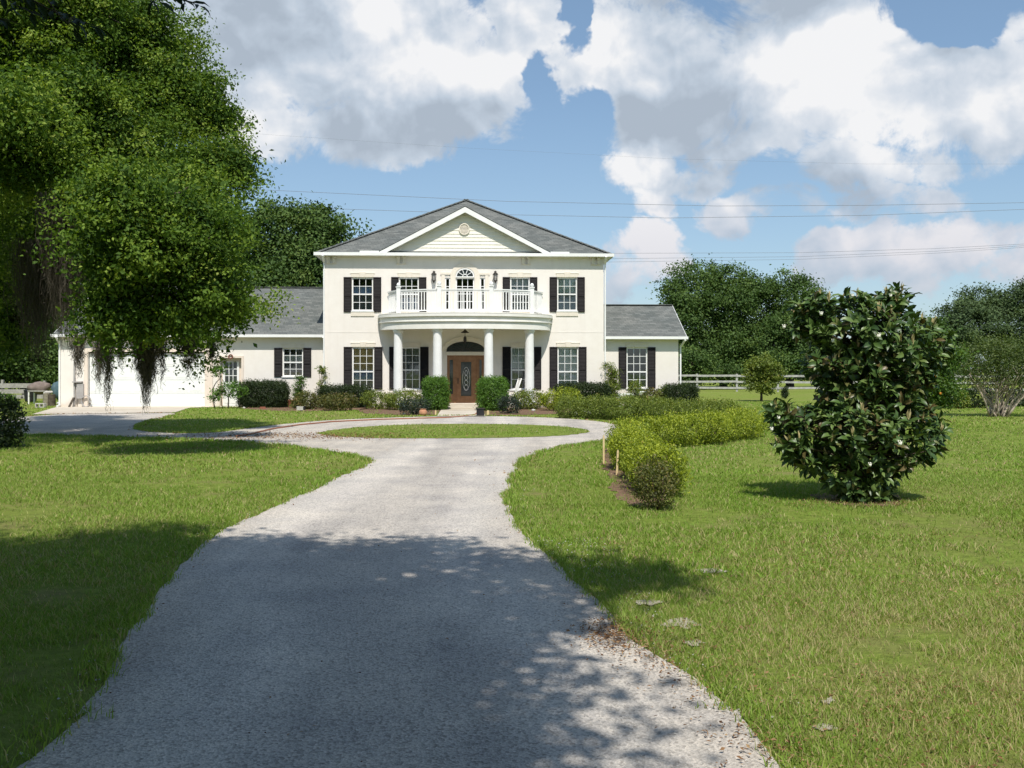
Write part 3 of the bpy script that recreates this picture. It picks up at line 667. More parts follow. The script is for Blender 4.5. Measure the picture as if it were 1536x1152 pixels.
def shutter(a, b, c, d, y):
    m = MB(); y0, y1 = y - .045, y - .004; f = .045; zm = c + (d - c) * .46
    m.box(a, a + f, y0, y1, c, d); m.box(b - f, b, y0, y1, c, d)
    for z0, z1 in ((c, c + .07), (zm - .035, zm + .035), (d - .06, d)): m.box(a + f, b - f, y0 + .002, y1, z0, z1)
    for z0, z1 in ((c + .07, zm - .035), (zm + .035, d - .06)):
        n = max(3, int((z1 - z0) / .06))
        for i in range(n):
            z = z0 + (z1 - z0) * (i + .5) / n; h2 = (z1 - z0) / n * .62
            m.add([(a + f, y0 + .008, z - h2), (b - f, y0 + .008, z - h2), (b - f, y1, z + h2), (a + f, y1, z + h2)], [(0, 1, 2, 3)])
    return m.build('shutter', M['shutter'], house)
def lintel(a, b, d, y):
    m = MB(); cx = (a + b) / 2
    m.box(a - .05, b + .05, y - .025, y - .003, d + .02, d + .18); m.box(a - .07, b + .07, y - .036, y - .003, d + .18, d + .21); m.prism([(cx - .10, d + .015), (cx + .10, d + .015), (cx + .14, d + .235), (cx - .14, d + .235)], y - .042, y - .004)
    return m.build('lintel', M['stucco_trim'], house)
def sill_apron(a, b, c, y):
    return MB().box(a - .05, b + .05, y - .035, y - .003, c - .24, c - .055).build('sill_trim', M['stucco_trim'], house)

# ---- main block
XL, XR = hl(487, 500)[0], hl(905.5, 500)[0]; DEP = 15.0
EZ = 6.62       # eave level
w2 = {k: rect(*v) for k, v in dict(ol=(528, 559.5, 416.5, 466), il=(598.5, 628, 416.5, 466), ir=(765.5, 794.5, 416.5, 466), orr=(836, 865.5, 416.5, 466)).items()}
w1 = {k: rect(*v) for k, v in dict(ol=(528.5, 561, 521, 584), il=(597, 630, 521, 584), ir=(766.5, 799, 521, 584), orr=(836.5, 867.5, 521, 584)).items()}
ud = rect(683.5, 711.5, 416.5, 470); usl = rect(667.5, 675.5, 416.5, 470); usr = rect(719.8, 727.6, 416.5, 470)
fd = rect(670.5, 726.5, 533, 604.5); fd = (fd[0], fd[1], .17, fd[3])
wm = MB()
wall_grid(wm, XL, XR, -.1, EZ, 0, list(w2.values()) + list(w1.values()) + [ud, usl, usr, fd])
wm.add([(XL, 0, -.1), (XL, DEP, -.1), (XL, DEP, EZ), (XL, 0, EZ)], [(3, 2, 1, 0)]); wm.add([(XR, 0, -.1), (XR, DEP, -.1), (XR, DEP, EZ), (XR, 0, EZ)], [(0, 1, 2, 3)])
wm.add([(XL, DEP, -.1), (XR, DEP, -.1), (XR, DEP, EZ), (XL, DEP, EZ)], [(3, 2, 1, 0)])
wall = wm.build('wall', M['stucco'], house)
# storey band, a shallow groove line read as a thin raised bead
MB().box(XL, hl(571, 498)[0], -.006, -.002, hl(530, 499)[1], hl(530, 497.4)[1]).build('band_course', M['stucco'], house)
MB().box(hl(826, 498)[0], XR, -.006, -.002, hl(860, 499)[1], hl(860, 497.4)[1]).build('band_course', M['stucco'], house)
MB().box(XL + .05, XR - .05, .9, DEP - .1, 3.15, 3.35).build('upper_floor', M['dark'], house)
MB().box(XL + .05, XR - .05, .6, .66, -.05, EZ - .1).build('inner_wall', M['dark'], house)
# windows
cw = [('curtain_white', .52, .98), ('curtain_grey', .05, .5)]
window(w2['ol'], 0, 3, 2, 2, [('curtain_blue', .48, .75), ('curtain_grey', .03, .5)])
window(w2['il'], 0, 3, 2, 2, [('curtain_blue', .03, .4)])
window(w2['ir'], 0, 3, 2, 2, [('curtain_white', .45, .97), ('curtain_grey', .03, .45)])
window(w2['orr'], 0, 3, 2, 2, [('curtain_green', .55, .97), ('curtain_grey', .03, .5)])
window(w1['ol'], 0, 3, 3, 2, [('curtain_yellow', .46, .97), ('curtain_blue', .24, .46), ('curtain_rose', .03, .24)], .42, label='front window with yellow and blue patterned blinds')
window(w1['il'], 0, 3, 3, 2, [('curtain_grey', .5, .97), ('curtain_grey', .03, .5)], .46)
window(w1['ir'], 0, 3, 3, 2, [('curtain_green', .5, .97), ('curtain_grey', .03, .5)], .46)
window(w1['orr'], 0, 3, 3, 2, [('curtain_green', .46, .97), ('curtain_white', .03, .46)], .42, label='front window with pale green blinds')
for nm, W_ in (('2', w2), ('1', w1)):
    for k, h in W_.items():
        sw = (h[1] - h[0]) * .385
        shutter(h[0] - sw - .01, h[0] - .01, h[2] - (.06 if nm == '2' else .0), h[3] + .02, 0); shutter(h[1] + .01, h[1] + sw + .01, h[2] - (.06 if nm == '2' else .0), h[3] + .02, 0)
        lintel(h[0], h[1], h[3], 0)
        if nm == '2': sill_apron(h[0], h[1], h[2], 0)
# balcony door with side lights and a fan window
def french(h, cols, rows, name):
    a, b, c, d = h; m = MB(); f = .055
    m.box(a, a + f, .04, .09, c, d); m.box(b - f, b, .04, .09, c, d); m.box(a + f, b - f, .04, .09, d - f, d); m.box(a + f, b - f, .04, .09, c, c + .2)
    for i in range(1, cols): x = a + f + (b - a - 2 * f) * i / cols; m.box(x - .014, x + .014, .05, .08, c + .2, d - f)
    for j in range(1, rows): z = c + .2 + (d - f - c - .2) * j / rows; m.box(a + f, b - f, .053, .077, z - .014, z + .014)
    o = m.build(name, M['white'], house); MB().poly([(a + f, .066, c + .2), (b - f, .066, c + .2), (b - f, .066, d - f), (a + f, .066, d - f)]).build('pane', M['glass_dark'], o); return o
bd = french(ud, 3, 4, 'balcony_door'); french(usl, 1, 4, 'side_light'); french(usr, 1, 4, 'side_light')
MB().tube([(ud[1] - .09, -.02, ud[2] + .95), (ud[1] - .09, -.02, ud[2] + 1.08)], .02, 6).build('handle', M['iron'], bd)
def fan(cx, z0, r, name, matf, y=-.02, ry=None, hub=.28, rays=5, glass='glass_dark', th=.055):
    ry = ry or r; m = MB(); n = 20
    A = [math.pi * i / n for i in range(n + 1)]
    def arc(r0, r1, k0, k1, yy0, yy1):
        for i in range(n):
            p = [(cx - r0 * math.cos(A[i]), z0 + k0 * math.sin(A[i])), (cx - r1 * math.cos(A[i]), z0 + k1 * math.sin(A[i])), (cx - r1 * math.cos(A[i + 1]), z0 + k1 * math.sin(A[i + 1])), (cx - r0 * math.cos(A[i + 1]), z0 + k0 * math.sin(A[i + 1]))]
            m.prism(p[::-1], yy0, yy1)
    arc(r - th, r, ry - th, ry, y - .03, y + .01); arc(r * hub - .03, r * hub, ry * hub - .03, ry * hub, y - .022, y + .008)
    for i in range(1, rays):
        t = math.pi * i / rays; m.bar((cx - math.cos(t) * r * hub, y - .008, z0 + math.sin(t) * ry * hub), (cx - math.cos(t) * (r - th / 2), y - .008, z0 + math.sin(t) * (ry - th / 2)), .026, .022, (0, 1, 0))
    m.box(cx - r, cx + r, y - .028, y + .012, z0 - .045, z0 + .001)
    o = m.build(name, matf, house)
    MB().prism([(cx - (r - th) * math.cos(t), z0 + (ry - th) * math.sin(t)) for t in A], y + .004, y + .009).build('pane', M['fanglass'], o)
    return o
M['fanglass'] = mat_noise('dark_fan_glass', (.022, .026, .03), (.05, .06, .065), 6, .06, None, 0, .8)
ucx = (ud[0] + ud[1]) / 2; fan(ucx, ud[3] + .05, (ud[1] - ud[0]) / 2, 'fan_window', M['white'], -.02, .36)
# cream surround of the balcony door group
m = MB()
for x0, x1 in ((usl[0] - .16, usl[0]), (usl[1], ud[0]), (ud[1], usr[0]), (usr[1], usr[1] + .16)): m.box(x0 + .004, x1 - .004, -.04, -.003, usl[2], ud[3] + .12)
for x0, x1 in ((usl[0] - .2, usl[1] + .02), (usr[0] - .02, usr[1] + .2)): m.box(x0, x1, -.05, -.004, ud[3] + .125, ud[3] + .22)
rr = (ud[1] - ud[0]) / 2
for i in range(16):
    t0, t1 = math.pi * i / 16, math.pi * (i + 1) / 16
    m.prism([(ucx - (rr + .2) * math.cos(t), ud[3] + .125 + (.36 + .18) * math.sin(t)) for t in (t1, t0)] + [(ucx - (rr + .015) * math.cos(t), ud[3] + .06 + .375 * math.sin(t)) for t in (t0, t1)], -.042, -.005)
m.build('door_surround', M['stucco_trim'], house)

# front entrance: door, two side lights, fan window
fx0, fx1, fz0, fz1 = fd
da, db = hl(684, 560)[0], hl(714.5, 560)[0]
m = MB(); y0, y1 = .04, .10
for x0, x1 in ((fx0, fx0 + .05), (da - .07, da - .005), (db + .005, db + .07), (fx1 - .05, fx1)): m.box(x0, x1, y0 - .03, y1, fz0, fz1)
m.box(fx0 + .05, fx1 - .05, y0 - .026, y1 - .003, fz1 - .05, fz1 - .002)
ent = m.build('door_frame', M['wood_door'], house)
m = MB(); gx0, gx1 = da + .19, db - .19; gz0, gz1 = fz0 + .28, fz1 - .26
m.box(da, gx0, y0, y1 - .01, fz0 + .01, fz1 - .055); m.box(gx1, db, y0, y1 - .01, fz0 + .01, fz1 - .055); m.box(gx0, gx1, y0 + .002, y1 - .012, fz0 + .01, gz0); m.box(gx0, gx1, y0 + .002, y1 - .012, gz1, fz1 - .055)
for z in (gz0, gz1 - .03): m.box(gx0, gx1, y0 - .012, y0 + .001, z, z + .03)
for x in (gx0, gx1 - .03): m.box(x, x + .03, y0 - .014, y0 + .001, gz0 + .031, gz1 - .031)
door = m.build('door', M['wood_door'], house)
dg = MB().box(gx0 + .001, gx1 - .001, y0 + .025, y0 + .032, gz0, gz1).build('pane', M['fanglass'], door)
m = MB(); cxd = (gx0 + gx1) / 2
for k in range(4):
    zc = gz0 + .42 + k * .21
    for s in (-1, 1): m.tube([(cxd + s * .085 * math.sin(math.pi * t / 8) * (1 - .1 * k), y0 + .016, zc - .13 + .26 * t / 8) for t in range(9)], .009, 5)
m.tube([(cxd + .16 * math.cos(t * .3491), y0 + .017, (gz0 + gz1) / 2 + .52 * math.sin(t * .3491)) for t in range(19)], .008, 5)
m.build('leaded_ornament', M['white'], door)
MB().tube([(da + .09, y0 - .04, 1.02), (da + .09, y0 - .05, 1.16), (da + .09, y0 - .04, 1.28)], .018, 6).build('handle', M['iron'], door)
for x0, x1 in ((fx0 + .052, da - .072), (db + .072, fx1 - .052)):
    m = MB(); m.box(x0, x0 + .06, y0 + .004, y1 - .014, fz0 + .01, fz1 - .06); m.box(x1 - .06, x1, y0 + .004, y1 - .014, fz0 + .01, fz1 - .06); m.box(x0 + .06, x1 - .06, y0 + .006, y1 - .016, fz0 + .01, fz0 + .4); m.box(x0 + .06, x1 - .06, y0 + .006, y1 - .016, fz1 - .2, fz1 - .06)
    o = m.build('entrance_side_light', M['wood_door'], house); MB().box(x0 + .061, x1 - .061, y0 + .03, y0 + .036, fz0 + .4, fz1 - .2).build('pane', M['fanglass'], o)
fcx = (fx0 + fx1) / 2; fr_ = (fx1 - fx0) / 2 + .02
zf = hl(697, 526)[1]
MB().box(fx0 - .06, fx1 + .06, -.05, -.003, fz1 + .004, zf - .05).build('transom_band', M['stucco_trim'], house)
fan(fcx, zf, fr_, 'fan_window', M['iron'], -.018, .40, .22, 9, th=.03)
m = MB()
for i in range(20):
    t0, t1 = math.pi * i / 20, math.pi * (i + 1) / 20
    m.prism([(fcx - (fr_ + .22) * math.cos(t), zf + .62 * math.sin(t)) for t in (t1, t0)] + [(fcx - (fr_ + .01) * math.cos(t), zf + .412 * math.sin(t)) for t in (t0, t1)], -.05, -.004)
m.build('door_arch', M['stucco_trim'], house)
# wall lanterns
def lantern(x, z, yb, parent, name='wall_lantern'):
    m = MB(); yc = yb - .17
    m.tube([(x, yb, z + .22), (x, yb - .10, z + .30), (x, yc, z + .26)], .018, 6); m.box(x - .05, x + .05, yb - .03, yb - .003, z + .08, z + .30)
    m.lathe([(.02, .26), (.03, .24), (.12, .16), (.125, .14)], (x, yc, z), 8); m.lathe([(.07, -.14), (.085, -.13), (.03, -.19), (.012, -.25)][::-1], (x, yc, z), 8)
    for k in range(6):
        a = k * math.pi / 3; m.bar((x + .11 * math.cos(a), yc + .11 * math.sin(a), z + .14), (x + .075 * math.cos(a), yc + .075 * math.sin(a), z - .13), .014)
    o = m.build(name, M['iron'], parent); MB().lathe([(.06, -.12), (.09, .13)], (x, yc, z), 6).build('lamp_glass', M['grey_box'], o); return o
for px in (651, 743): x, z = hl(px, 417); lantern(x, z, 0, house)

# ---- balcony and porch
PA, PB = 3.77, 2.05; PCX = (hl(570, 490)[0] + hl(826, 490)[0]) / 2
PA = (hl(826, 490)[0] - hl(570, 490)[0]) / 2
ZB0, ZB1 = hl(571, 495.8)[1], hl(571, 472.2)[1]
def ell(a, b, n=48): return [(PCX - a * math.cos(math.pi * i / n), -b * math.sin(math.pi * i / n)) for i in range(n + 1)]
def ering(m, a0, b0, a1, b1, z0, z1):
    """curved band: outer ellipse at a1,b1, back face at a0,b0"""
    o = ell(a1, b1); i_ = ell(a0, b0); n = len(o)
    vs = [(x, y, z) for z in (z0, z1) for x, y in o] + [(x, y, z) for z in (z0, z1) for x, y in i_]
    for k in range(n - 1):
        A = k; B = k + 1
        m.add([vs[A], vs[B], vs[n + B], vs[n + A]], [(0, 1, 2, 3)], True)
        m.add([vs[2 * n + B], vs[2 * n + A], vs[3 * n + A], vs[3 * n + B]], [(0, 1, 2, 3)], True)
        m.add([vs[A], vs[2 * n + A], vs[2 * n + B], vs[B]], [(0, 1, 2, 3)]); m.add([vs[n + A], vs[n + B], vs[3 * n + B], vs[3 * n + A]], [(0, 1, 2, 3)])
H = ZB1 - ZB0
m = MB(); ering(m, PA - .45, PB - .45, PA - .02, PB - .02, ZB0, ZB0 + H * .44)
m.vprism([(x, y) for x, y in ell(PA - .05, PB - .05)][::-1], ZB0 + .14, ZB0 + H * .95)
balcony = m.build('balcony', M['white_aged'], house)
m = MB(); ering(m, PA - .4, PB - .4, PA + .05, PB + .05, ZB0 + H * .44 + .004, ZB0 + H * .50); ering(m, PA - .4, PB - .4, PA + .0, PB + .0, ZB0 + H * .50 + .003, ZB0 + H * .76)
m.build('cornice', M['white_aged'], balcony)
m = MB(); ering(m, PA - .4, PB - .4, PA + .09, PB + .09, ZB0 + H * .76 + .004, ZB0 + H * .93); m.vprism(ell(PA + .06, PB + .06)[::-1], ZB0 + H * .955, ZB1)
m.build('deck_edge', M['white_aged'], balcony)
# columns
for px in (596.5, 656, 733, 794.5):
    x = hl(px, 540, -1.2)[0] if px in (596.5, 794.5) else hl(px, 540, -1.72)[0]
    y = -(PB - .32) * math.sqrt(1 - ((x - PCX) / (PA - .32)) ** 2)
    m = MB(); m.lathe([(.27, .15), (.27, .27), (.225, .29), (.205, .34), (.20, 1.3), (.185, ZB0 - .14), (.21, ZB0 - .12), (.235, ZB0 - .06), (.235, ZB0 + .13)], (x, y, 0), 28)
    m.build('column', M['white'], house)
# rail: five straight runs between posts standing over the columns
pp = [(-3.42, -.02), (-2.86, -1.10), (-1.10, -1.76), (1.10, -1.76), (2.86, -1.10), (3.42, -.02)]
pp = [(PCX + x, y) for x, y in pp]; ZR = ZB1 + 1.0
for i, (x, y) in enumerate(pp):
    if i in (0, 5): continue
    m = MB(); m.box(x - .085, x + .085, y - .085, y + .085, ZB1 - .01, ZR + .10); m.box(x - .11, x + .11, y - .11, y + .11, ZR + .10, ZR + .14); m.lathe([(.02, .02), (.07, .05), (.09, .1), (.06, .16), (.015, .19)], (x, y, ZR + .12), 10)
    m.build('post', M['white'], balcony)
for a, b in zip(pp, pp[1:]):
    A = Vector((*a, 0)); B = Vector((*b, 0)); d = (B - A); ln = d.length; d.normalize()
    A2 = A + d * .09; B2 = B - d * .09; m = MB(); up = Vector((0, 0, 1))
    m.bar(A2 + up * (ZR - .02), B2 + up * (ZR - .02), .10, .05); m.bar(A2 + up * (ZR - .09), B2 + up * (ZR - .09), .05, .05); m.bar(A2 + up * (ZB1 + .10), B2 + up * (ZB1 + .10), .06, .05)
    n = max(2, int((ln - .2) / .125))
    for i in range(n):
        p = A2 + (B2 - A2) * (i + .5) / n; m.bar(p + up * (ZB1 + .12), p + up * (ZR - .1), .042, .042)
    m.build('railing', M['white'], balcony)
# porch floor and step
m = MB(); m.vprism(ell(PA + .05, PB + .05)[::-1], -.05, .14); porch = m.build('porch_floor', M['concrete'], house)
m = MB(); sx0, sx1 = hl(666, 606, -2.5)[0], hl(723, 606, -2.5)[0]; m.box(sx0, sx1, -2.75, -1.9, -.05, .10); m.build('step', M['concrete'], house, .02)

# ---- roof of the main block
OV = .22; ex0, ex1 = XL - .36, XR + .36; ey0, ey1 = -OV, DEP + OV; cx = (ex0 + ex1) / 2; hwid = (ex1 - ex0) / 2
ZE = EZ + .10; ZT = 10.28; ry0 = ey0 + hwid; ry1 = ey1 - hwid
m = MB(); A = [(ex0, ey0, ZE), (ex1, ey0, ZE), (ex1, ey1, ZE), (ex0, ey1, ZE), (cx, ry0, ZT), (cx, max(ry1, ry0 + .6), ZT)]
m.add(A, [(0, 1, 4), (1, 2, 5, 4), (2, 3, 5), (3, 0, 4, 5)]); roof = m.build('roof', M['shingles'], house)
# ridge caps along the hips
m = MB()
for p, q in ((A[0], A[4]), (A[1], A[4]), (A[4], A[5])):
    p = Vector(p); q = Vector(q); n = 30
    for i in range(n):
        a = p.lerp(q, i / n); b = p.lerp(q, (i + 1.06) / n); m.bar(a + Vector((0, 0, .015)), b + Vector((0, 0, .035)), .26, .03)
m.build('ridge_cap', M['shingles'], roof)
for fx in (-1.3, 1.28): MB().box(cx + fx - .22, cx + fx + .22, ry0 + .3, ry0 + .7, ZT - .85, ZT - .60).build('roof_vent', M['shingles'], roof)
m = MB(); m.add([(ex0 + .01, ey0 + .01, EZ - .002), (ex1 - .01, ey0 + .01, EZ - .002), (ex1 - .01, ey1, EZ - .002), (ex0 + .01, ey1, EZ - .002)], [(3, 2, 1, 0)]); m.build('soffit', M['white_aged'], house)
m = MB(); m.box(ex0 - .0, ex1, ey0 - .03, ey0 - .002, EZ - .01, ZE + .02); m.box(ex0 - .03, ex0 - .002, ey0 - .03, ey1, EZ - .01, ZE + .02); m.box(ex1 + .002, ex1 + .03, ey0 - .03, ey1, EZ - .01, ZE + .02)
m.prism([(ex0 - .06, EZ + .0), (ex1 + .06, EZ + .0), (ex1 + .06, ZE + .035), (ex0 - .06, ZE + .035)], ey0 - .13, ey0 - .034)
m.build('gutter', M['white'], house)
# pediment
px0, px1 = hl(566, 377, -.45)[0], hl(828, 377, -.45)[0]; pcx = (px0 + px1) / 2; zp0 = ZE + .04; zp1 = hl(695, 309, -.45)[1]
slope = (zp1 - zp0) / ((px1 - px0) / 2)
m = MB(); yb = ey0 - .05
tw = .24
m.prism([(px0, zp0), (px0 + .36, zp0), (pcx, zp1 - tw), (pcx, zp1)], yb - .0, yb + .07); m.prism([(px1, zp0), (pcx, zp1), (pcx, zp1 - tw), (px1 - .36, zp0)], yb + .0, yb + .07)
for s, e in ((-1, px0), (1, px1)): m.box(min(e + .05 * -s, e + s * .78), max(e + .05 * -s, e + s * .78), yb - .03, yb + .06, zp0 - .005, zp0 + .07)
pediment = m.build('pediment', M['white'], house)
# its roof, running back into the main slope
k = (ZT - ZE) / (ry0 - ey0)
yr = ey0 + (zp1 - ZE) / k + .1
m = MB(); m.add([(px0 - .02, yb - .02, zp0 + .012), (pcx, yb - .02, zp1 + .03), (pcx, yr, zp1 + .03), (px0 - .02, yb + .3, zp0 + .012)], [(0, 1, 2, 3)]); m.add([(px1 + .02, yb - .02, zp0 + .012), (pcx, yb - .02, zp1 + .031), (pcx, yr, zp1 + .031), (px1 + .02, yb + .3, zp0 + .012)], [(3, 2, 1, 0)])
m.build('gable_roof', M['shingles'], pediment)
ty = ey0 + .29   # siding set back under the rake
tx0, tx1 = hl(586, 372, ty)[0], hl(808, 372, ty)[0]
m = MB(); m.add([(px0 + .2, ty + .03, zp0 - .2), (px1 - .2, ty + .03, zp0 - .2), (pcx, ty + .03, zp1 - .04)], [(0, 1, 2)])
n = 13; zb = zp0 - .05
for i in range(n):
    z0 = zb + (zp1 - zb - .06) * i / n; z1 = zb + (zp1 - zb - .06) * (i + 1) / n
    h0 = (zp1 - .06 - z0) / slope; h1 = (zp1 - .06 - z1) / slope
    m.add([(pcx - h0, ty - .022, z0), (pcx + h0, ty - .022, z0), (pcx + h1, ty + .0, z1), (pcx - h1, ty + .0, z1)], [(0, 1, 2, 3)])
    m.add([(pcx - h0, ty - .022, z0), (pcx + h0, ty - .022, z0), (pcx + h0, ty + .01, z0), (pcx - h0, ty + .01, z0)], [(3, 2, 1, 0)])
m.build('siding', M['siding'], pediment)
vx, vz = hl(696.5, 343.5, ty - .05); m = MB()
ring = [(math.cos(t * .3491), math.sin(t * .3491)) for t in range(18)]
for i in range(18):
    a, b = ring[i], ring[(i + 1) % 18]; m.prism([(vx + .24 * a[0], vz + .26 * a[1]), (vx + .24 * b[0], vz + .26 * b[1]), (vx + .19 * b[0], vz + .21 * b[1]), (vx + .19 * a[0], vz + .21 * a[1])], ty - .075, ty - .024)
for j in range(-3, 4): zz = vz + j * .055; hw_ = .19 * math.sqrt(max(0, 1 - (j * .055 / .21) ** 2)); m.add([(vx - hw_, ty - .06, zz - .02), (vx + hw_, ty - .06, zz - .02), (vx + hw_, ty - .028, zz + .025), (vx - hw_, ty - .028, zz + .025)], [(0, 1, 2, 3)])
m.build('gable_vent', M['stucco_trim'], pediment)
# eave brackets
for px in (497, 602, 789, 893.5):
    x = hl(px, 390)[0]; m = MB()
    for s in (-.13, .13): m.prism([(x + s - .06, EZ - .30), (x + s + .06, EZ - .30), (x + s + .06, EZ - .006), (x + s - .06, EZ - .006)], -.09, -.003); m.box(x + s - .07, x + s + .07, -.13, -.004, EZ - .12, EZ - .008)
    m.box(x - .22, x + .22, -.05, -.002, EZ - .34, EZ - .301); m.build('eave_bracket', M['stucco_trim'], house)
def downspout(x, y, ztop, s, zb=.05):
    m = MB(); m.bar((x, y - .42, ztop), (x, y - .05, ztop - .30), .075, .06); m.bar((x, y - .05, ztop - .28), (x, y - .05, zb), .075, .06); m.bar((x, y - .05, zb + .03), (x, y - .3, zb), .075, .06)
    m.build('downspout', M['white'], house)
downspout(XL - .02, .0, EZ, -1); downspout(XR + .06, .03, EZ, 1)

# ---- wings
def gable_wing(xa, xb, yw, ez, zr, holes, overl, overr, half, side):
    """low wing: front wall with openings, ridge parallel to the front, open gable at the outer end"""
    mb = MB(); wall_grid(mb, xa, xb, -.1, ez, yw, holes)
    yb_ = yw + 2 * half - .4
    xo = xa if side < 0 else xb; xi = xb if side < 0 else xa
    f = [(xo, yw, -.1), (xo, yb_, -.1), (xo, yb_, ez), (xo, yw + half - .2, zr - .16), (xo, yw, ez)]
    mb.add(f, [(4, 3, 2, 1, 0) if side < 0 else (0, 1, 2, 3, 4)]); mb.add([(xa, yb_, -.1), (xb, yb_, -.1), (xb, yb_, ez), (xa, yb_, ez)], [(3, 2, 1, 0)])
    w_ = mb.build('wing_wall', M['stucco'], house)
    m = MB(); ra = xa - overl; rb = xb + overr; ye = yw - .24; ze = ez + .09; ym = yw + half - .18; ybk = 2 * ym - ye
    m.add([(ra, ye, ze), (rb, ye, ze), (rb, ym, zr), (ra, ym, zr), (ra, ybk, ze), (rb, ybk, ze)], [(0, 1, 2, 3), (3, 2, 5, 4)])
    rf = m.build('wing_roof', M['shingles'], house)
    m = MB(); m.bar((ra, ym, zr + .01), (rb, ym, zr + .01), .3, .03); m.build('ridge_cap', M['shingles'], rf)
    xe = ra if side < 0 else rb; m = MB()
    for p, q in (((xe, ye, ze - .09), (xe, ym, zr - .09)), ((xe, ybk, ze - .09), (xe, ym, zr - .09))): m.bar(Vector(p) + Vector((0, 0, .0)), Vector(q), .04, .15)
    m.build('rake_board', M['white'], rf)
    m = MB(); m.add([(ra, ye + .01, ez - .003), (rb, ye + .01, ez - .003), (rb, yw, ez - .003), (ra, yw, ez - .003)], [(3, 2, 1, 0)]); m.build('wing_soffit', M['white_aged'], house)
    m = MB(); m.box(ra, rb, ye - .03, ye - .002, ez - .012, ze + .01); m.box(ra - .03, rb + .03, ye - .12, ye - .034, ez + .0, ze + .03); m.build('wing_gutter', M['white'], house)
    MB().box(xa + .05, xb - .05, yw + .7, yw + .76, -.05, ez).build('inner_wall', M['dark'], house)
    return w_
YL, YR = .55, .55
# left wing
wl_ = rect(424, 454.5, 522.5, 564.5, YL); gd = rect(132, 307.5, 528, 608, YL); gd = (gd[0], gd[1], .03, gd[3]); sdr = rect(330, 362.5, 537, 608, YL); sdr = (sdr[0], sdr[1], .03, sdr[3])
LX0 = hl(89.5, 550, YL)[0]; LE = hl(300, 506, YL)[1]; LR = hl(440, 431.5, YL + 4.9)[1]
gable_wing(LX0, XL + .003, YL, LE, LR, [wl_, gd, sdr], .22, 0, 5.05, -1)
window(wl_, YL, 3, 2, 2, [('curtain_white', .55, .78), ('curtain_rose', .03, .3)], .5)
sw = (wl_[1] - wl_[0]) * .40
shutter(wl_[0] - sw - .01, wl_[0] - .01, wl_[2] - .02, wl_[3] + .02, YL); shutter(wl_[1] + .01, wl_[1] + sw + .01, wl_[2] - .02, wl_[3] + .02, YL); lintel(wl_[0], wl_[1], wl_[3], YL)
# sectional garage door
m = MB(); n = 4; zz0, zz1 = gd[2], gd[3] - .06
for i in range(n):
    z0 = zz0 + (zz1 - zz0) * i / n; z1 = zz0 + (zz1 - zz0) * (i + 1) / n - .012
    m.box(gd[0] + .03, gd[1] - .03, YL + .10, YL + .135, z0, z1)
    k = 8
    for j in range(k):
        xa = gd[0] + .08 + (gd[1] - gd[0] - .16) * j / k; xb = gd[0] + .08 + (gd[1] - gd[0] - .16) * (j + 1) / k - .10
        m.box(xa, xb, YL + .092, YL + .101, z0 + .09, z1 - .09)
m.box(gd[0] + .03, gd[1] - .03, YL + .137, YL + .15, zz0, zz1)
gdo = m.build('garage_door', M['garage'], house)
m = MB()
m.box(gd[0] - .16, gd[0] - .003, YL - .05, YL - .003, .0, gd[3] + .16); m.box(gd[1] + .003, gd[1] + .34, YL - .05, YL - .003, .0, gd[3] + .16); m.box(gd[0] - .001, gd[1] + .001, YL - .048, YL - .004, gd[3] + .003, gd[3] + .16)
m.build('garage_trim', M['stucco_pink'], house)
# side entrance in a shallow recess
a, b, c, d = sdr; m = MB()
m.box(a - .10, a - .003, YL - .04, YL - .003, 0, d + .1); m.box(b + .003, b + .08, YL - .07, YL - .003, .02, d + .1); m.box(a - .001, b + .001, YL - .038, YL - .004, d + .004, d + .1); m.build('side_door_surround', M['stucco_pink'], house)
m = MB(); m.box(a, b, YL + .26, YL + .30, c, d + .05); m.box(a - .02, a - .001, YL + .13, YL + .28, c, d); m.box(b + .001, b + .02, YL + .13, YL + .28, c, d); m.build('recess_back', M['stucco_pink'], house)
sa, sb = rect(334, 358.5, 540, 608, YL + .2)[:2]; st = d - .16; g = (*hl(337.5, 573.5, YL + .22)[:1], hl(355.5, 573, YL + .22)[0], hl(337, 573.5, YL + .2)[1], hl(337, 543.5, YL + .2)[1])
m = MB(); yd0, yd1 = YL + .215, YL + .255
m.box(sa, g[0], yd0, yd1, c, st); m.box(g[1], sb, yd0, yd1, c, st); m.box(g[0], g[1], yd0 + .002, yd1, c, g[2]); m.box(g[0], g[1], yd0 + .002, yd1, g[3], st)
for i in (1, 2): x = g[0] + (g[1] - g[0]) * i / 3; m.box(x - .014, x + .014, yd0 + .004, yd0 + .03, g[2], g[3]); z = g[2] + (g[3] - g[2]) * i / 3; m.box(g[0], g[1], yd0 + .006, yd0 + .028, z - .014, z + .014)
for x0, x1 in ((sa + .08, (sa + sb) / 2 - .03), ((sa + sb) / 2 + .03, sb - .08)): m.box(x0, x1, yd0 - .01, yd0 + .001, c + .12, g[2] - .12)
sdo = m.build('side_door', M['white'], house); MB().box(g[0] + .001, g[1] - .001, yd0 + .031, yd0 + .036, g[2], g[3]).build('pane', M['fanglass'], sdo)
MB().tube([(sa + .07, yd0 - .05, 1.0), (sa + .07, yd0 - .05, 1.12)], .025, 6).build('handle', M['iron'], sdo)
downspout(LX0 + .02, YL, LE, -1); downspout(XL - .09, YL, LE, 1)
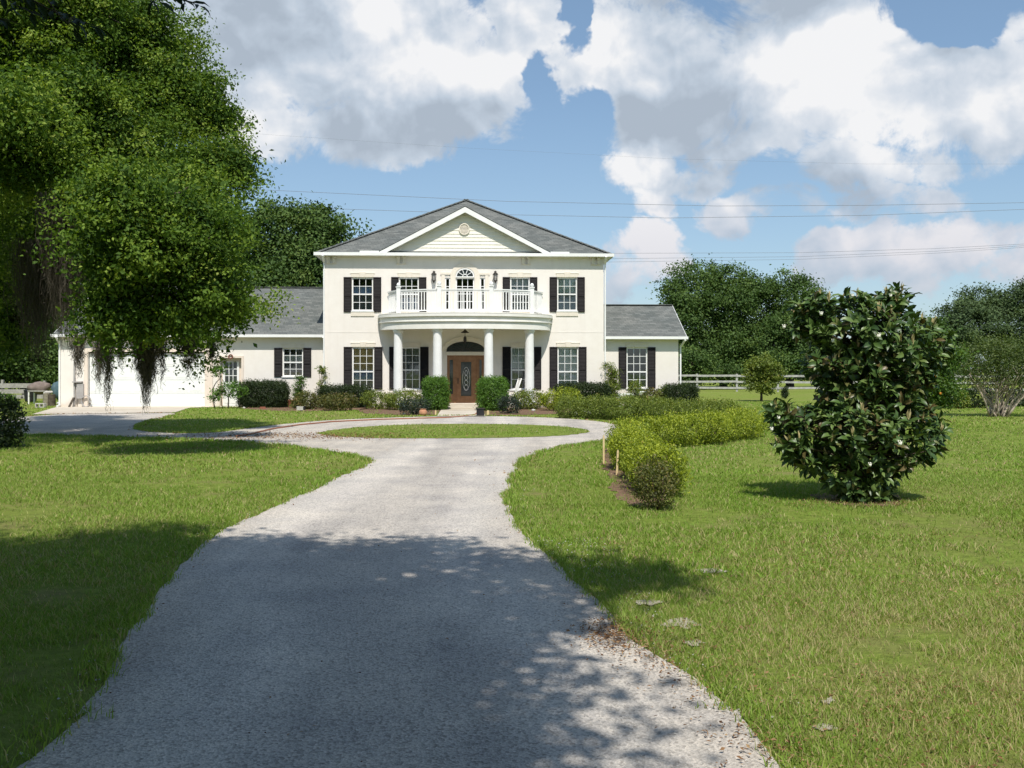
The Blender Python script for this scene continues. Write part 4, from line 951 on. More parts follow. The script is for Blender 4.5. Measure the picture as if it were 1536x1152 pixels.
# right wing
wr = rect(940, 971, 521.5, 582, YR); RE = hl(960, 509, YR)[1]; RX1 = hl(1017.5, 550, YR)[0]; RR = hl(960, 457.5, YR + 2.85)[1]
gable_wing(XR - .003, RX1, YR, RE, RR, [wr], 0, .34, 3.05, 1)
window(wr, YR, 3, 3, 2, [('curtain_grey', .03, .35)], .40)
sw = (wr[1] - wr[0]) * .38
shutter(wr[0] - sw - .01, wr[0] - .01, wr[2], wr[3] + .02, YR); shutter(wr[1] + .01, wr[1] + sw + .01, wr[2], wr[3] + .02, YR); lintel(wr[0], wr[1], wr[3], YR)
m = MB(); x = RX1 + .12; m.bar((x + .12, YR - .35, RE - .03), (x, YR + .1, RE - .35), .075, .06); m.bar((x, YR + .1, RE - .33), (x, YR + .1, .05), .075, .06); m.build('downspout', M['white'], house)
# meter box and conduits left of the garage door
m = MB(); x, _ = hl(112.5, 580, YL); m.box(x - .03, x + .03, YL - .09, YL - .01, .1, 2.0); m.tube([(x + .10, YL - .05, .1), (x + .10, YL - .05, 1.1)], .03, 6); m.box(x + .14, x + .42, YL - .16, YL - .01, .38, 1.02); m.box(x - .04, x + .35, YL - .2, YL - .01, 1.08, 1.13); m.tube([(x + .02, YL - .05, 1.2), (x + .0, YL - .06, 1.75), (x + .1, YL - .05, 1.95)], .02, 6)
m.build('meter_box', M['grey_box'], house)

# ---- hanging things and porch furniture
x, z = PCX - .02, ZB0
p = hw(x, -1.0, ZB0 + .12); pl = thing('pendant_lantern', 'dark iron lantern hanging from the porch ceiling above the front door', 'lantern', p)
m = MB(); m.lathe([(.02, 0), (.09, -.02), (.10, -.05), (.02, -.09)], (0, 0, 0), 10); m.build('canopy', M['iron'], pl)
m = MB(); m.tube([(0, 0, -.07), (0, 0, -.42)], .010, 6); m.build('chain', M['iron'], pl)
m = MB(); m.lathe([(.02, 0), (.04, -.04), (.17, -.14), (.175, -.16)], (0, 0, -.10), 10); m.build('lamp_shade', M['iron'], pl)
m = MB(); m.lathe([(.015, 0), (.06, -.05), (.075, -.18), (.04, -.26), (.012, -.32)], (0, 0, -.40), 8); m.build('lamp_body', M['iron'], pl)
x, z = hl(346, 535, YL - .06); wrth = thing('wreath', 'small round red brown wreath above the side door by the garage', 'wreath', hw(x, YL - .075, z)); wrth.rotation_euler = (R(90), 0, HR)
m = MB(); m.tube([(.085 * math.cos(t * .393), .085 * math.sin(t * .393), .008 * math.sin(5 * t)) for t in range(17)], .026, 7); m.build('wreath_ring', M['wreath'], wrth)

def rocking_chair(loc, rz):
    t = thing('rocking_chair', 'white wooden rocking chair on the porch beside the right clipped shrub', 'chair', loc, rz)
    for s in (-.25, .25):
        m = MB(); m.tube([(-.42 + .1 * i, s, .03 + .0115 * (i - 4) ** 2 * .8) for i in range(10)], .022, 6); m.build('rocker', M['white'], t)
        m = MB(); m.tube([(-.2, s, .05), (-.22, s, .62)], .022, 6); m.build('leg', M['white'], t); m = MB(); m.tube([(.22, s, .05), (.24, s, .45)], .022, 6); m.build('leg', M['white'], t)
        m = MB(); m.bar((-.30, s, .63), (.30, s, .60), .075, .03); m.build('armrest', M['white'], t)
    m = MB()
    for i in range(6): m.box(-.24 + .085 * i, -.24 + .085 * i + .07, -.26, .26, .41 - .008 * i, .43 - .008 * i)
    m.build('seat', M['white'], t)
    m = MB()
    for s in (-.25, .25): m.tube([(.22, s, .36), (.30, s, .75), (.42, s, 1.12)], .022, 6)
    for z, x in ((.48, .245), (1.08, .41)): m.bar((x, -.25, z), (x, .25, z), .03, .07)
    for i in range(5): yy = -.18 + .09 * i; m.bar((.245, yy, .48), (.41, yy, 1.08), .016, .045, (0, 1, 0))
    m.build('backrest', M['white'], t); return t
x = hl(766, 590, -.9)[0]; rocking_chair(hw(x, -.85, .15), R(14))
# ------------------------------------------------------------------ trees and planting
def pe(px, py, rx, ry, D, depth=1.0):
    """ellipsoid from how large it reads in the photo at distance D"""
    p = wp(px, py, D); s = D / F
    return (p.x, p.y, p.z, rx * s, (rx + ry) / 2 * s * depth, ry * s)
def local(ells, o): return [(e[0] - o[0], e[1] - o[1], e[2] - o[2], e[3], e[4], e[5]) for e in ells]
def limb(m, a, b, r0, r1, sag=.1, n=7, wob=.05, seg=7):
    a = Vector(a); b = Vector(b); L = (b - a).length
    pts = []
    for i in range(n + 1):
        t = i / n; p = a.lerp(b, t) + Vector((0, 0, math.sin(math.pi * t) * sag * L)); w = wob * L * math.sin(math.pi * t)
        pts.append(p + Vector((random.gauss(0, w), random.gauss(0, w), random.gauss(0, w * .5))))
    m.tube(pts, [r0 + (r1 - r0) * i / n for i in range(n + 1)], seg); return pts
def lumpy(E, k, f):
    """break every lobe of a crown into smaller billows so that it has lit tops and dark hollows"""
    out = [(e[0], e[1], e[2], e[3] * .74, e[4] * .74, e[5] * .74) for e in E]
    for e in E:
        d = unit(rng.normal(size=(k, 3)))
        for q in d:
            s = f * rng.uniform(.65, 1.2); out.append((e[0] + q[0] * e[3] * .72, e[1] + q[1] * e[4] * .72, e[2] + q[2] * e[5] * .72, e[3] * s, e[4] * s, e[5] * s * .95))
    return out
def tree(name, label, cat, base, ells, leafmat, clumps, per, clump_r, L, W, trunk_r=.25, group=None, floor=.3, bark='bark', limbs=6, back=True, extra=None, **kw):
    t = thing(name, label, cat, base, 0, group); E = local(ells, base)
    m = MB(); top = max(E, key=lambda e: e[2])
    c0 = np.mean([[e[0], e[1]] for e in E], 0)
    fork = Vector((c0[0] * .2, c0[1] * .2, max(.5, min(e[2] - e[5] * .6 for e in E))))
    m.tube([(0, 0, -.1), (0, 0, .1), fork * .5, fork], [trunk_r * 1.4, trunk_r * 1.15, trunk_r, trunk_r * .9], 10)
    for i, e in enumerate(sorted(E, key=lambda e: -e[3])[:limbs]): limb(m, fork, (e[0], e[1], e[2] + e[5] * .2), trunk_r * .6, trunk_r * .15)
    m.build('trunk', M[bark], t)
    bk = max(e[1] for e in E) if back else None
    if back: E = lumpy(E, 6, .5)
    V, T, k = crown_leaves(E, clumps, per, clump_r, L, W, floor=floor, back=(np.mean([e[1] for e in E]) + .3) if back else None, **kw)
    raw_mesh('crown', V, T, M[leafmat], t, k); return t

# --- the big live oak at the left
OB = Vector((-18.5, 21.5, 0))
oak_e = [pe(40, 70, 170, 130, 22), pe(110, 20, 90, 50, 21), pe(215, 75, 85, 75, 23), pe(245, 150, 70, 60, 22.5), pe(300, 130, 48, 40, 23), pe(322, 175, 34, 40, 23), pe(328, 240, 48, 34, 22), pe(355, 258, 26, 28, 22), pe(180, 215, 130, 85, 21), pe(55, 215, 105, 65, 19.3),
         pe(235, 340, 105, 80, 16.6), pe(185, 305, 65, 45, 16.4), pe(300, 395, 62, 55, 16.9), pe(345, 345, 28, 40, 20), pe(325, 450, 50, 42, 17.2), pe(355, 465, 24, 30, 19), pe(290, 295, 62, 45, 19.6), pe(150, 320, 50, 50, 19), pe(120, 150, 90, 70, 20.5), pe(235, 468, 90, 28, 16.9), pe(35, 295, 85, 60, 27), pe(292, 502, 38, 14, 19), pe(172, 462, 34, 50, 16.8), pe(188, 400, 58, 50, 16.8),
         pe(10, 345, 60, 60, 24.5), pe(15, 460, 60, 62, 25), pe(-30, 390, 60, 90, 24), pe(75, 390, 50, 80, 25.5), pe(-90, 330, 110, 120, 21), pe(-160, 120, 200, 150, 21), pe(-120, 500, 70, 45, 21), pe(-330, 250, 160, 150, 21), pe(-185, 262, 110, 60, 16), pe(-60, 150, 130, 60, 17.5)]
def oak_tree():
    t = thing('oak_tree', 'huge spreading live oak at the left edge with moss hanging before the garage', 'tree', OB)
    E = local(oak_e, OB); m = MB()
    m.tube([(0, 0, -.2), (0, 0, .3), (.3, -.1, 1.4), (.8, -.2, 2.6)], [1.0, .75, .6, .55], 14)
    fork = Vector((.8, -.2, 2.5))
    for e in E[:10:2] + E[28:]: limb(m, fork, (e[0], e[1] + .3, e[2]), .26, .05, .12, 9, .03, 8)
    for e in E[:21]:
        for k in range(3):
            c = Vector(e[:3]); d = Vector(unit(rng.normal(size=(1, 3)))[0]); limb(m, c, c + Vector((d.x * e[3], d.y * e[4], d.z * e[5])) * .9, .05, .012, .1, 5, .06, 5)
    m.build('trunk', M['bark'], t)
    vis = lumpy(E[:28], 10, .40); rest = E[28:]
    shade_core = crown_leaves(vis, 1700, 60, .5, .11, .07, floor=1.2, lo=.2, hi=.85, inner=0); shade_core = (shade_core[0], shade_core[1], shade_core[2] * .35)  # inner leaves tinted darker, painting shade into the crown's hollows
    a = crown_leaves(vis, 3900, 96, .36, .082, .046, floor=.9, flat=.6, lo=.5, hi=1.12, out=.5, up=.6, inner=.6, rough=.42, wave=1.6)
    b = crown_leaves(rest, 1300, 66, .65, .10, .058, floor=1.5)
    V, T, k = merge_cards([a, b, shade_core]); raw_mesh('crown', V, T, M['oak'], t, k)
oak_tree()

# --- Spanish moss, each hanging mass its own thing
def moss(label, px, ytop, ybot, wpx, D, strands, tip=.25, tone=(0, 1), seed=0):
    base = wp(px, ytop, D); s = D / F; Lm = (ybot - ytop) * s; Wm = wpx * s / 2
    t = tag(empty('spanish_moss', base), label, 'moss', 'Spanish moss hanging from the big oak')
    n = int(strands * 1.4); r2 = np.random.default_rng(100 + seed)
    u = r2.normal(size=n) * .45; u = np.clip(u, -1, 1); d = r2.normal(size=n) * .4
    ln = Lm * (1 - np.abs(u) ** 1.1 * (1 - tip)) * (.2 + .8 * r2.random(n) ** .85)
    z0 = -Lm * .45 * r2.random(n) ** 2.2
    seg = 9; V = []; T = []; q = 0; tv = []
    ph = r2.random((n, 4)) * 6.28; wd = (.004 + .007 * r2.random(n))
    for i in range(n):
        zz = z0[i] - np.linspace(0, 1, seg + 1) * max(.1, ln[i] + z0[i]); tt = np.linspace(0, 1, seg + 1)
        amp = .035 + .02 * r2.random(); sw = 1 - .42 * tt * (1 - tip)
        x = u[i] * Wm * sw + amp * np.sin(3 * tt * 3 + ph[i, 0]) + .5 * amp * np.sin(17 * tt + ph[i, 1]); y = d[i] * Wm * .9 * sw + amp * np.sin(8 * tt + ph[i, 2])
        w_ = wd[i] * (1 - .7 * tt); a = ph[i, 3]
        A = np.stack([x - w_ * math.cos(a), y - w_ * math.sin(a), zz], 1); B = np.stack([x + w_ * math.cos(a), y + w_ * math.sin(a), zz], 1)
        V.append(np.concatenate([A, B])); k = np.arange(seg)
        T.append(np.concatenate([np.stack([q + k, q + k + 1, q + k + seg + 2], 1), np.stack([q + k, q + k + seg + 2, q + k + seg + 1], 1)])); q += 2 * seg + 2
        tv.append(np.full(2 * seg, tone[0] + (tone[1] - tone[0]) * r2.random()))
    # wispy curls along the strands
    nc = n * 9; k = r2.integers(0, n, nc); tt = r2.random(nc); z = z0[k] - tt * np.maximum(.1, ln[k] + z0[k]); z = np.maximum(z, -Lm * .97); sw = 1 - .42 * tt * (1 - tip)
    P = np.stack([u[k] * Wm * sw + r2.normal(size=nc) * .03, d[k] * Wm * .9 * sw + r2.normal(size=nc) * .03, z], 1)
    D_ = r2.normal(size=(nc, 3)); D_[:, 2] -= 1.2
    v, f, tk = leaf_cards(P, D_, r2.normal(size=(nc, 3)), np.full(nc, .09), np.full(nc, .009), tone[0] + (tone[1] - tone[0]) * r2.random(nc))
    V, T, tk = merge_cards([(np.concatenate(V), np.concatenate(T), np.concatenate(tv)), (v, f, tk)])
    raw_mesh('moss_strands', V, T, M['moss'], t, tk)
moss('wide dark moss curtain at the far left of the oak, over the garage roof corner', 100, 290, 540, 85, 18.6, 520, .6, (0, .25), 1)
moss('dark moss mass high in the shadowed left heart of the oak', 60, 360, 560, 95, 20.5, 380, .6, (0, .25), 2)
moss('slim moss tuft before the meter box left of the garage door', 118, 500, 572, 24, 18.5, 70, .4, (.1, .7), 3)
moss('grey pale moss tuft over the left end of the garage door', 148, 500, 596, 24, 18.5, 70, .3, (.35, 1), 4)
moss('longest thin moss strand, its tip reaching below the garage door', 162, 490, 634, 24, 17.6, 80, .35, (.15, .8), 5)
moss('thickest brown moss beard hanging before the middle of the garage door', 220, 500, 626, 50, 18.0, 330, .25, (.15, .6), 6)
moss('thin short moss wisp between the longest strand and the thick beard', 181, 505, 572, 10, 18.2, 26, .4, (.1, .5), 7)
moss('thin moss wisp just right of the thick beard', 243, 510, 592, 10, 18.2, 26, .3, (.1, .5), 8)
moss('forked moss tuft near the right end of the garage door', 283, 505, 582, 34, 18.4, 55, .3, (.05, .5), 9)
moss('tiny moss tip beside the side door wreath', 318, 515, 552, 10, 18.6, 24, .3, (.05, .5), 10)
moss('ragged moss hanging in the dark hollow under the oak crown', 205, 430, 540, 60, 19.5, 160, .5, (0, .4), 11)

# --- the shade oak standing behind the viewpoint, its shadow on the drive
SB = Vector((-7.2, -7.0, 0))
def shade_tree():
    t = thing('shade_oak', 'overhanging oak near the viewer whose leafy twig dips into the top left corner', 'tree', SB)
    sh = lambda gx, gy, z, r, rz: (gx + .0903 * z, gy - .643 * z, z, r, r, rz)      # crown lobe whose shadow lands at gx, gy
    W_ = [sh(-3.1, 6.6, 7.5, 1.75, .7), sh(-1.15, 6.2, 7.5, 1.35, .6), sh(-5.2, 7.1, 8, 1.7, .8), sh(-7.4, 7.0, 8, 1.8, .8), sh(-9.8, 6.6, 8, 2.0, .8), sh(-1.8, 4.2, 7.2, 1.9, .7), sh(-4.3, 4.4, 8, 2.1, .8), sh(-7.2, 3.9, 8, 2.4, .9),
          sh(-.5, 5.35, 7.4, .62, .4), sh(-.9, 3.6, 7.2, .85, .5), sh(.1, 3.0, 7.2, .35, .25), sh(.25, 4.5, 7.2, .16, .12), sh(-.35, 2.2, 7, 1.2, .6), sh(-3, 1.8, 7.4, 2.0, .8), sh(-6, .5, 8, 2.4, .9), sh(.66, 7.15, 7.6, .46, .3), sh(1.0, 7.0, 7.6, .22, .2), sh(.1, 7.6, 7.6, .50, .3), sh(-1.0, 7.9, 7.6, .75, .35), sh(-2.2, 8.25, 7.7, .65, .35), sh(-12, 5, 8, 2.4, .9), sh(-3.6, 8.5, 7.7, .9, .4), sh(-14, 7, 8, 2.2, .9), sh(-1.2, 5.0, 7.3, 1.2, .5), sh(-2.6, 5.6, 7.6, 1.5, .6), sh(-8.5, 8.2, 8, 1.2, .6), sh(-6.2, 8.4, 8, 1.1, .5), sh(-11, 8.0, 8, 1.4, .6), sh(-1.2, 4.4, 7.2, 1.12, .5), sh(-1.1, 3.3, 7.2, 1.05, .5), sh(-1.7, 3.1, 7.4, 1.3, .5), sh(-.35, 6.15, 7.4, .85, .4), sh(-1.9, 5.2, 7.4, 1.2, .5), sh(-.1, 2.5, 7.2, .8, .4), sh(-2.6, 6.9, 7.7, 1.2, .5), sh(-.15, 3.9, 7.1, .28, .2)]
    sky_blockers = [(-8.5, 4, 3.2, 2.4, 2.4, 2.4), (-10.8, 7.5, 4, 2.8, 2.8, 2.6), (-7.5, .8, 3.5, 2.6, 2.2, 2.4), (6, -10, 10, 5, 4, 1.5), (-2, -7, 10.5, 7, 4, 1.5), (-10, -8, 10, 6, 5, 1.5), (-15, -3, 6, 4, 5, 3), (-13, -11, 6, 6, 5, 3), (7, -13, 5, 5, 4, 3), (-3, -15, 5, 7, 4, 3), (-3, -4, 8.5, 4.5, 3.5, 1.2), (2.5, -7, 9, 4, 3, 1.2), (-9, -2, 8.5, 4, 3, 1.2), (-2, -10, 9, 6, 4, 1.2)]  # unseen crown lobes added to keep sky light off the shaded ground
    E = local(W_, SB); m = MB()
    m.tube([(0, 0, -.2), (0, 0, .4), (.2, .3, 2), (.5, .8, 4)], [.8, .55, .45, .42], 12); fork = Vector((.5, .8, 3.9))
    for e in E: limb(m, fork, (e[0], e[1], e[2] - .1), .17, .04, .1, 8, .03, 6)
    m.build('trunk', M['bark'], t)
    V, T, k = crown_leaves(E, 3400, 70, .5, .13, .085, lo=.05, flat=.6, up=1.2, inner=0); V, T, k = merge_cards([(V, T, k), crown_leaves(local(sky_blockers, SB), 1900, 60, .9, .26, .17, lo=.05, up=1.2, inner=0)]); raw_mesh('crown', V, T, M['oak'], t, k)
    # the low twig in view
    tw = MB(); P = []; Dd = []; Nn = []
    def twig(a, b, n):
        a, b = Vector(a), Vector(b)
        pts = [a.lerp(b, i / 8) + Vector((0, 0, -.035 * math.sin(math.pi * i / 8))) for i in range(9)]
        tw.tube([p - SB for p in pts], [.004 - .003 * i / 8 for i in range(9)], 5)
        for i in range(n):
            tt = .06 + .94 * i / n; p = a.lerp(b, tt) + Vector((0, 0, -.035 * math.sin(math.pi * tt))); d = (b - a).normalized()
            sgn = 1 if i % 2 else -1
            out = Vector((d.x * .6 + random.gauss(0, .3), sgn * .55 + random.gauss(0, .2), sgn * .25 * random.random() - .55 + random.gauss(0, .25))).normalized()
            P.append(p + out * .035 - SB); Dd.append(out); Nn.append((random.gauss(0, .5), -.7 + random.gauss(0, .3), .8))
    q = lambda px, py, D=3.1: wp(px, py, D)
    twig(q(-60, -70), q(60, 22), 16); twig(q(-20, -50), q(158, 42), 20); twig(q(40, -60, 3.0), q(115, 45, 3.0), 10); twig(q(-70, -30, 3.2), q(15, 30, 3.2), 10); twig(q(215, -55), q(305, 6), 12); twig(q(180, -60, 3.2), q(245, 2, 3.2), 8)
    limb(tw, Vector(E[8][:3]), q(20, -120) - SB, .03, .008, -.05, 8, .02, 6); limb(tw, q(20, -120) - SB, q(-40, -60) - SB, .008, .005, 0, 4, .02, 5); limb(tw, q(20, -120) - SB, q(200, -58) - SB, .008, .005, 0, 4, .02, 5)
    tw.build('twig', M['twig'], t)
    n = len(P); v, f, k = leaf_cards(np.array([tuple(p) for p in P]), np.array([tuple(p) for p in Dd]), np.array(Nn), .055 + .025 * rng.random(n), .017 + .006 * rng.random(n), .15 + .4 * rng.random(n), 1)
    raw_mesh('twig_leaves', v, f, M['twig_leaf'], t, k)
shade_tree()

# --- trees beyond the house and fence
def far_tree(label, spec, D, by, mat='oak_far', dens=1.0, name='broadleaf_tree', L=.30, floor=.3, group='trees beyond the house and fence', clump=1.0):
    es = [pe(a, b, c, d, D + dd) for a, b, c, d, dd in spec]; bx = spec[0][0]
    base = wp(bx, HZ, D); base.z = 0
    ar = sum(e[3] * e[5] for e in es)
    tree(name, label, 'tree', base, es, mat, int(ar * 13 * dens), 110, clump * 1.0, L * .78, L * .5, .35, group, floor, out=.6, up=.5, lo=.55, hi=1.03, flat=.6, limbs=5, rough=.22, wave=3)
far_tree('dark rounded tree rising behind the left wing roof', [(430, 390, 70, 60, 0), (405, 345, 55, 55, 0), (450, 350, 55, 45, 0), (490, 375, 42, 55, -1), (375, 400, 40, 70, 0), (460, 430, 75, 50, -2), (515, 365, 22, 30, 0)], 62, 600)
far_tree('broad dark oak beyond the fence just right of the right wing', [(1085, 470, 85, 70, 0), (1050, 440, 55, 45, -1), (1100, 425, 60, 36, 0), (1145, 450, 50, 45, 0), (1020, 480, 30, 50, -2), (1060, 525, 55, 40, -3), (1125, 520, 50, 45, -3)], 86, 590)
far_tree('darker oak adjoining the broad oak on its right, behind the lone young tree', [(1185, 470, 42, 55, 0), (1165, 515, 50, 50, -2), (1205, 440, 20, 28, 1), (1205, 520, 36, 45, -2), (1150, 545, 40, 25, -4)], 84, 590)
far_tree('lower bushy tree at the foot of the broad oak beside the house corner', [(1035, 540, 30, 30, 0), (1060, 555, 34, 22, 0), (1025, 560, 18, 20, 0), (1095, 558, 30, 18, 0)], 78, 590, L=.26)
far_tree('hazy tall oak at the far right edge of the picture', [(1500, 490, 70, 55, 0), (1525, 455, 45, 30, 0), (1465, 480, 45, 36, 0), (1430, 500, 40, 32, 0), (1545, 500, 40, 60, 0), (1400, 515, 30, 25, 0)], 104, 580, 'oak_dist', L=.34)
far_tree('bushy dark tree between the magnolia and the crape myrtle, low', [(1345, 540, 60, 30, 0), (1300, 545, 50, 25, 0), (1250, 545, 50, 25, 0), (1400, 545, 40, 28, 0)], 92, 585, 'oak_dist', L=.3)
far_tree('dark woodland tree behind the clutter left of the garage', [(60, 500, 50, 60, 0), (20, 480, 60, 70, 0), (75, 545, 35, 35, -1), (10, 540, 50, 45, -1)], 56, 600, L=.24)
far_tree('low leafy thicket tree at the feet of the left woodland', [(45, 560, 50, 24, 0), (0, 562, 50, 22, 0), (80, 562, 24, 20, 1), (-50, 560, 60, 30, 0)], 54, 600, L=.22, dens=1.4)
far_tree('darkest woodland tree at the far left edge behind the oak', [(-60, 480, 80, 90, 0), (-30, 545, 50, 45, 0), (-120, 540, 60, 40, 0)], 52, 600, L=.24)
far_tree('tree behind the garage roof mostly hidden by the oak', [(180, 440, 90, 80, 0), (100, 470, 60, 70, 0), (260, 420, 70, 80, 0)], 66, 600, L=.3, dens=.8)
# far-off wood closing the horizon, one mass nobody could count
def treeline():
    es = []
    for x in np.arange(-190, 200, 7.0): es.append((x + random.uniform(-2, 2), 165 + random.uniform(-8, 8), 2.6 + random.uniform(-.5, .8), 5.5, 4, 3.2 + random.uniform(-.6, 1.0)))
    V, T, k = crown_leaves(es, 3600, 26, 1.5, .75, .5, floor=.1, lo=.7, back=165)
    tag(raw_mesh('treeline', V, T, M['oak_dist'], None, k), 'far off hazy wood closing the horizon behind the fence', 'woodland', kind='stuff')
treeline()

# --- lawn trees on the right
def magnolia():
    B = gp(1293, 752); D = B.y; s = D / F
    t = thing('magnolia_tree', 'dark glossy magnolia with cream buds and white flowers alone on the right lawn', 'tree', B)
    spec = [(1285, 490, 66, 46), (1343, 455, 24, 22), (1230, 478, 32, 32), (1345, 520, 58, 50), (1285, 555, 42, 45), (1285, 645, 80, 48), (1218, 665, 36, 38), (1350, 658, 50, 44), (1288, 704, 52, 32), (1175, 618, 22, 15), (1395, 640, 20, 36), (1398, 515, 22, 34), (1300, 735, 45, 16), (1205, 630, 32, 20), (1330, 590, 50, 30), (1200, 492, 14, 12), (1243, 548, 36, 30), (1218, 468, 26, 24), (1262, 592, 34, 22), (1190, 655, 26, 24), (1365, 560, 30, 40)]
    E = local([pe(a, b, c, d, D, 1.0) for a, b, c, d in spec], B); m = MB()
    trunk = [(0, 0, -.05), (0, 0, .2), (.03, 0, .9), (-.02, .03, 1.7), (.02, 0, 2.35)]; m.tube(trunk, [.075, .06, .05, .035, .015], 9)
    C, CN = ell_points(E, 820, .72, 1.10, .78)
    for i in range(0, 150):
        p = Vector(C[i]); h = max(.15, min(2.2, p.z - .25)); q0 = Vector((0, 0, h)); limb(m, q0, p * .97 + q0 * .03, .016, .005, .04, 5, .03, 5)
    m.build('trunk', M['bark'], t)
    P = []; Dd = []; Nn = []; T_ = []; LL = []
    nr = len(C); tips = []
    for i in range(nr):
        c = C[i]; ax = unit((CN[i] * .8 + np.array([0, 0, .55]) + rng.normal(size=3) * .25)[None])[0]
        a1 = unit(np.cross(ax, [.3, .5, .8])[None])[0]; a2 = np.cross(ax, a1); br = rng.random() < .16
        k = rng.integers(6, 10); tips.append((c, ax))
        for j in range(k):
            th = 2.4 * j + rng.random(); open_ = .55 + .35 * rng.random() + (.25 if j > 4 else 0)
            d = ax * math.cos(open_ * 1.25) + (a1 * math.cos(th) + a2 * math.sin(th)) * math.sin(open_ * 1.25); d[2] -= .12
            l = .108 + .062 * rng.random(); P.append(c + d * l * .52 - ax * .012 * j); Dd.append(d); Nn.append(ax + rng.normal(size=3) * .25); LL.append(l)
            T_.append(rng.random() * .84 if not br or rng.random() < .5 else .84 + .12 * rng.random())
    # a few interior leaves to close the crown
    C2, N2 = ell_points(E, 900, .2, .7, .1)
    for c, nn in zip(C2, N2):
        d = unit(rng.normal(size=(1, 3)))[0]; P.append(c); Dd.append(d); Nn.append(nn + rng.normal(size=3) * .4); LL.append(.15); T_.append(rng.random() * .5)
    P = np.array(P); LL = np.array(LL); ok = P[:, 2] > .03
    P, LL, Dd, Nn, T_ = P[ok], LL[ok], np.array(Dd)[ok], np.array(Nn)[ok], np.array(T_)[ok]
    main_leaves = leaf_cards(P, Dd, Nn, LL, LL * .40, T_, 1)
    # cream upright new shoots
    sh = [x for x in tips if x[1][1] < .4]; sel = [sh[i] for i in rng.choice(len(sh), 80, replace=False)] + [x for x in tips if x[0][2] > 2.25][:14]
    P = []; Dd = []
    for c, ax in sel:
        for j in range(3): d = unit((ax * .5 + np.array([0, 0, 1.1]) + rng.normal(size=3) * .16)[None])[0]; P.append(c + d * .075); Dd.append(d)
    n = len(P); v, f, k = leaf_cards(np.array(P), np.array(Dd), rng.normal(size=(n, 3)), .10 + .06 * rng.random(n), np.full(n, .026), np.full(n, 1.0), 1); v, f, k = merge_cards([main_leaves, (v, f, k)]); raw_mesh('crown', v, f, M['magnolia'], t, k)
    # open and half open flowers
    for px, py in [(1176, 648), (1187, 630), (1405, 630), (1375, 648), (1350, 665), (1333, 502), (1361, 508), (1263, 510), (1245, 468), (1207, 485), (1385, 690), (1305, 697), (1352, 440), (1293, 440)]:
        c = wp(px, py, D - .72 + random.uniform(-.1, .1)) - B
        if py < 520: c.y += .30
        if px < 1215 or px > 1370: c.y += .5
        r_ = random.uniform(.022, .038); m = MB(); m.blob((c.x, c.y, c.z), (r_ * .75, r_ * .75, r_ * .9), px, 8, .1)
        for j in range(6):
            a = j * 1.05; d = Vector((math.cos(a), math.sin(a), .7)).normalized(); sd_ = d.cross(Vector((0, 0, 1))).normalized(); o = Vector(c)
            m.add([o - Vector((0, 0, r_ * .6)), o + d * r_ * .9 + sd_ * r_ * .5, o + d * r_ * 1.05 + Vector((0, 0, r_ * .5)), o + d * r_ * .9 - sd_ * r_ * .5], [(0, 1, 2, 3)], True)
        m.build('flower', M['petal'], t)
magnolia()
B = gp(1398, 640); D = B.y
ct = tree('citrus_tree', 'bushy bright green citrus tree with orange fruit behind the magnolia', 'tree', B, [pe(1398, 545, 34, 48, D), (pe(1380, 510, 30, 28, D)), pe(1405, 590, 30, 34, D), pe(1375, 580, 30, 40, D), pe(1412, 525, 22, 30, D)], 'citrus', 420, 46, .30, .10, .05, .07, lo=.6, limbs=5, floor=.1)
for px, py in ((1402, 565), (1381, 600), (1411, 590)): 
    c = wp(px, py, D - .62) - B; MB().blob(c, (.045, .045, .043), px, 10, .03).build('orange', M['orange'], ct)
# crape myrtle: fan of pale stems
B = gp(1500, 625); D = B.y
t = thing('crape_myrtle', 'crape myrtle with a fan of bare pale stems near the right edge', 'tree', B)
m = MB()
for i in range(26):
    a = rng.uniform(0, 6.28); r_ = rng.uniform(.25, 1.05); h = rng.uniform(.8, 1.5); st = Vector((rng.normal(0, .1) - (.25 if i % 3 == 0 else 0), rng.normal(0, .1), 0))
    pts = limb(m, st, st + Vector((math.cos(a) * r_, math.sin(a) * r_ * .7, h)), .04, .016, .06, 6, .03, 6)
    for j in range(2): limb(m, pts[3 + j], pts[-1] + Vector((rng.normal(0, .35), rng.normal(0, .3), rng.uniform(.1, .6))), .018, .006, .03, 5, .03, 5)
m.build('trunk', M['bark_pale'], t)
E = local([pe(1500, 540, 55, 28, D), pe(1465, 545, 40, 30, D), pe(1540, 545, 45, 30, D), pe(1490, 520, 40, 16, D), pe(1520, 560, 40, 18, D)], B)
V, T, k = crown_leaves(E, 420, 26, .34, .085, .045, lo=.3, hi=1.15, out=.5, rough=.2); raw_mesh('crown', V, T, M['myrtle'], t, k)
# young round tree and a sapling on the far lawn
B = gp(1142, 602); D = B.y
tree('young_tree', 'young round headed tree standing alone before the fence', 'tree', B, [pe(1142, 554, 24, 20, D), pe(1129, 563, 14, 15, D), pe(1156, 561, 13, 17, D), pe(1145, 544, 16, 13, D), pe(1140, 575, 17, 13, D), pe(1150, 578, 12, 10, D)], 'hedge_olive', 300, 40, .28, .12, .07, .06, limbs=4, lo=.4)
B = gp(1178, 598); D = B.y
tree('evergreen_sapling', 'tiny dark evergreen sapling right of the young round tree', 'sapling', B, [pe(1178, 591, 4, 7, D), pe(1178, 584, 2.5, 6, D)], 'hedge_dark', 60, 30, .12, .08, .04, .025, limbs=1, lo=.2, floor=.02)

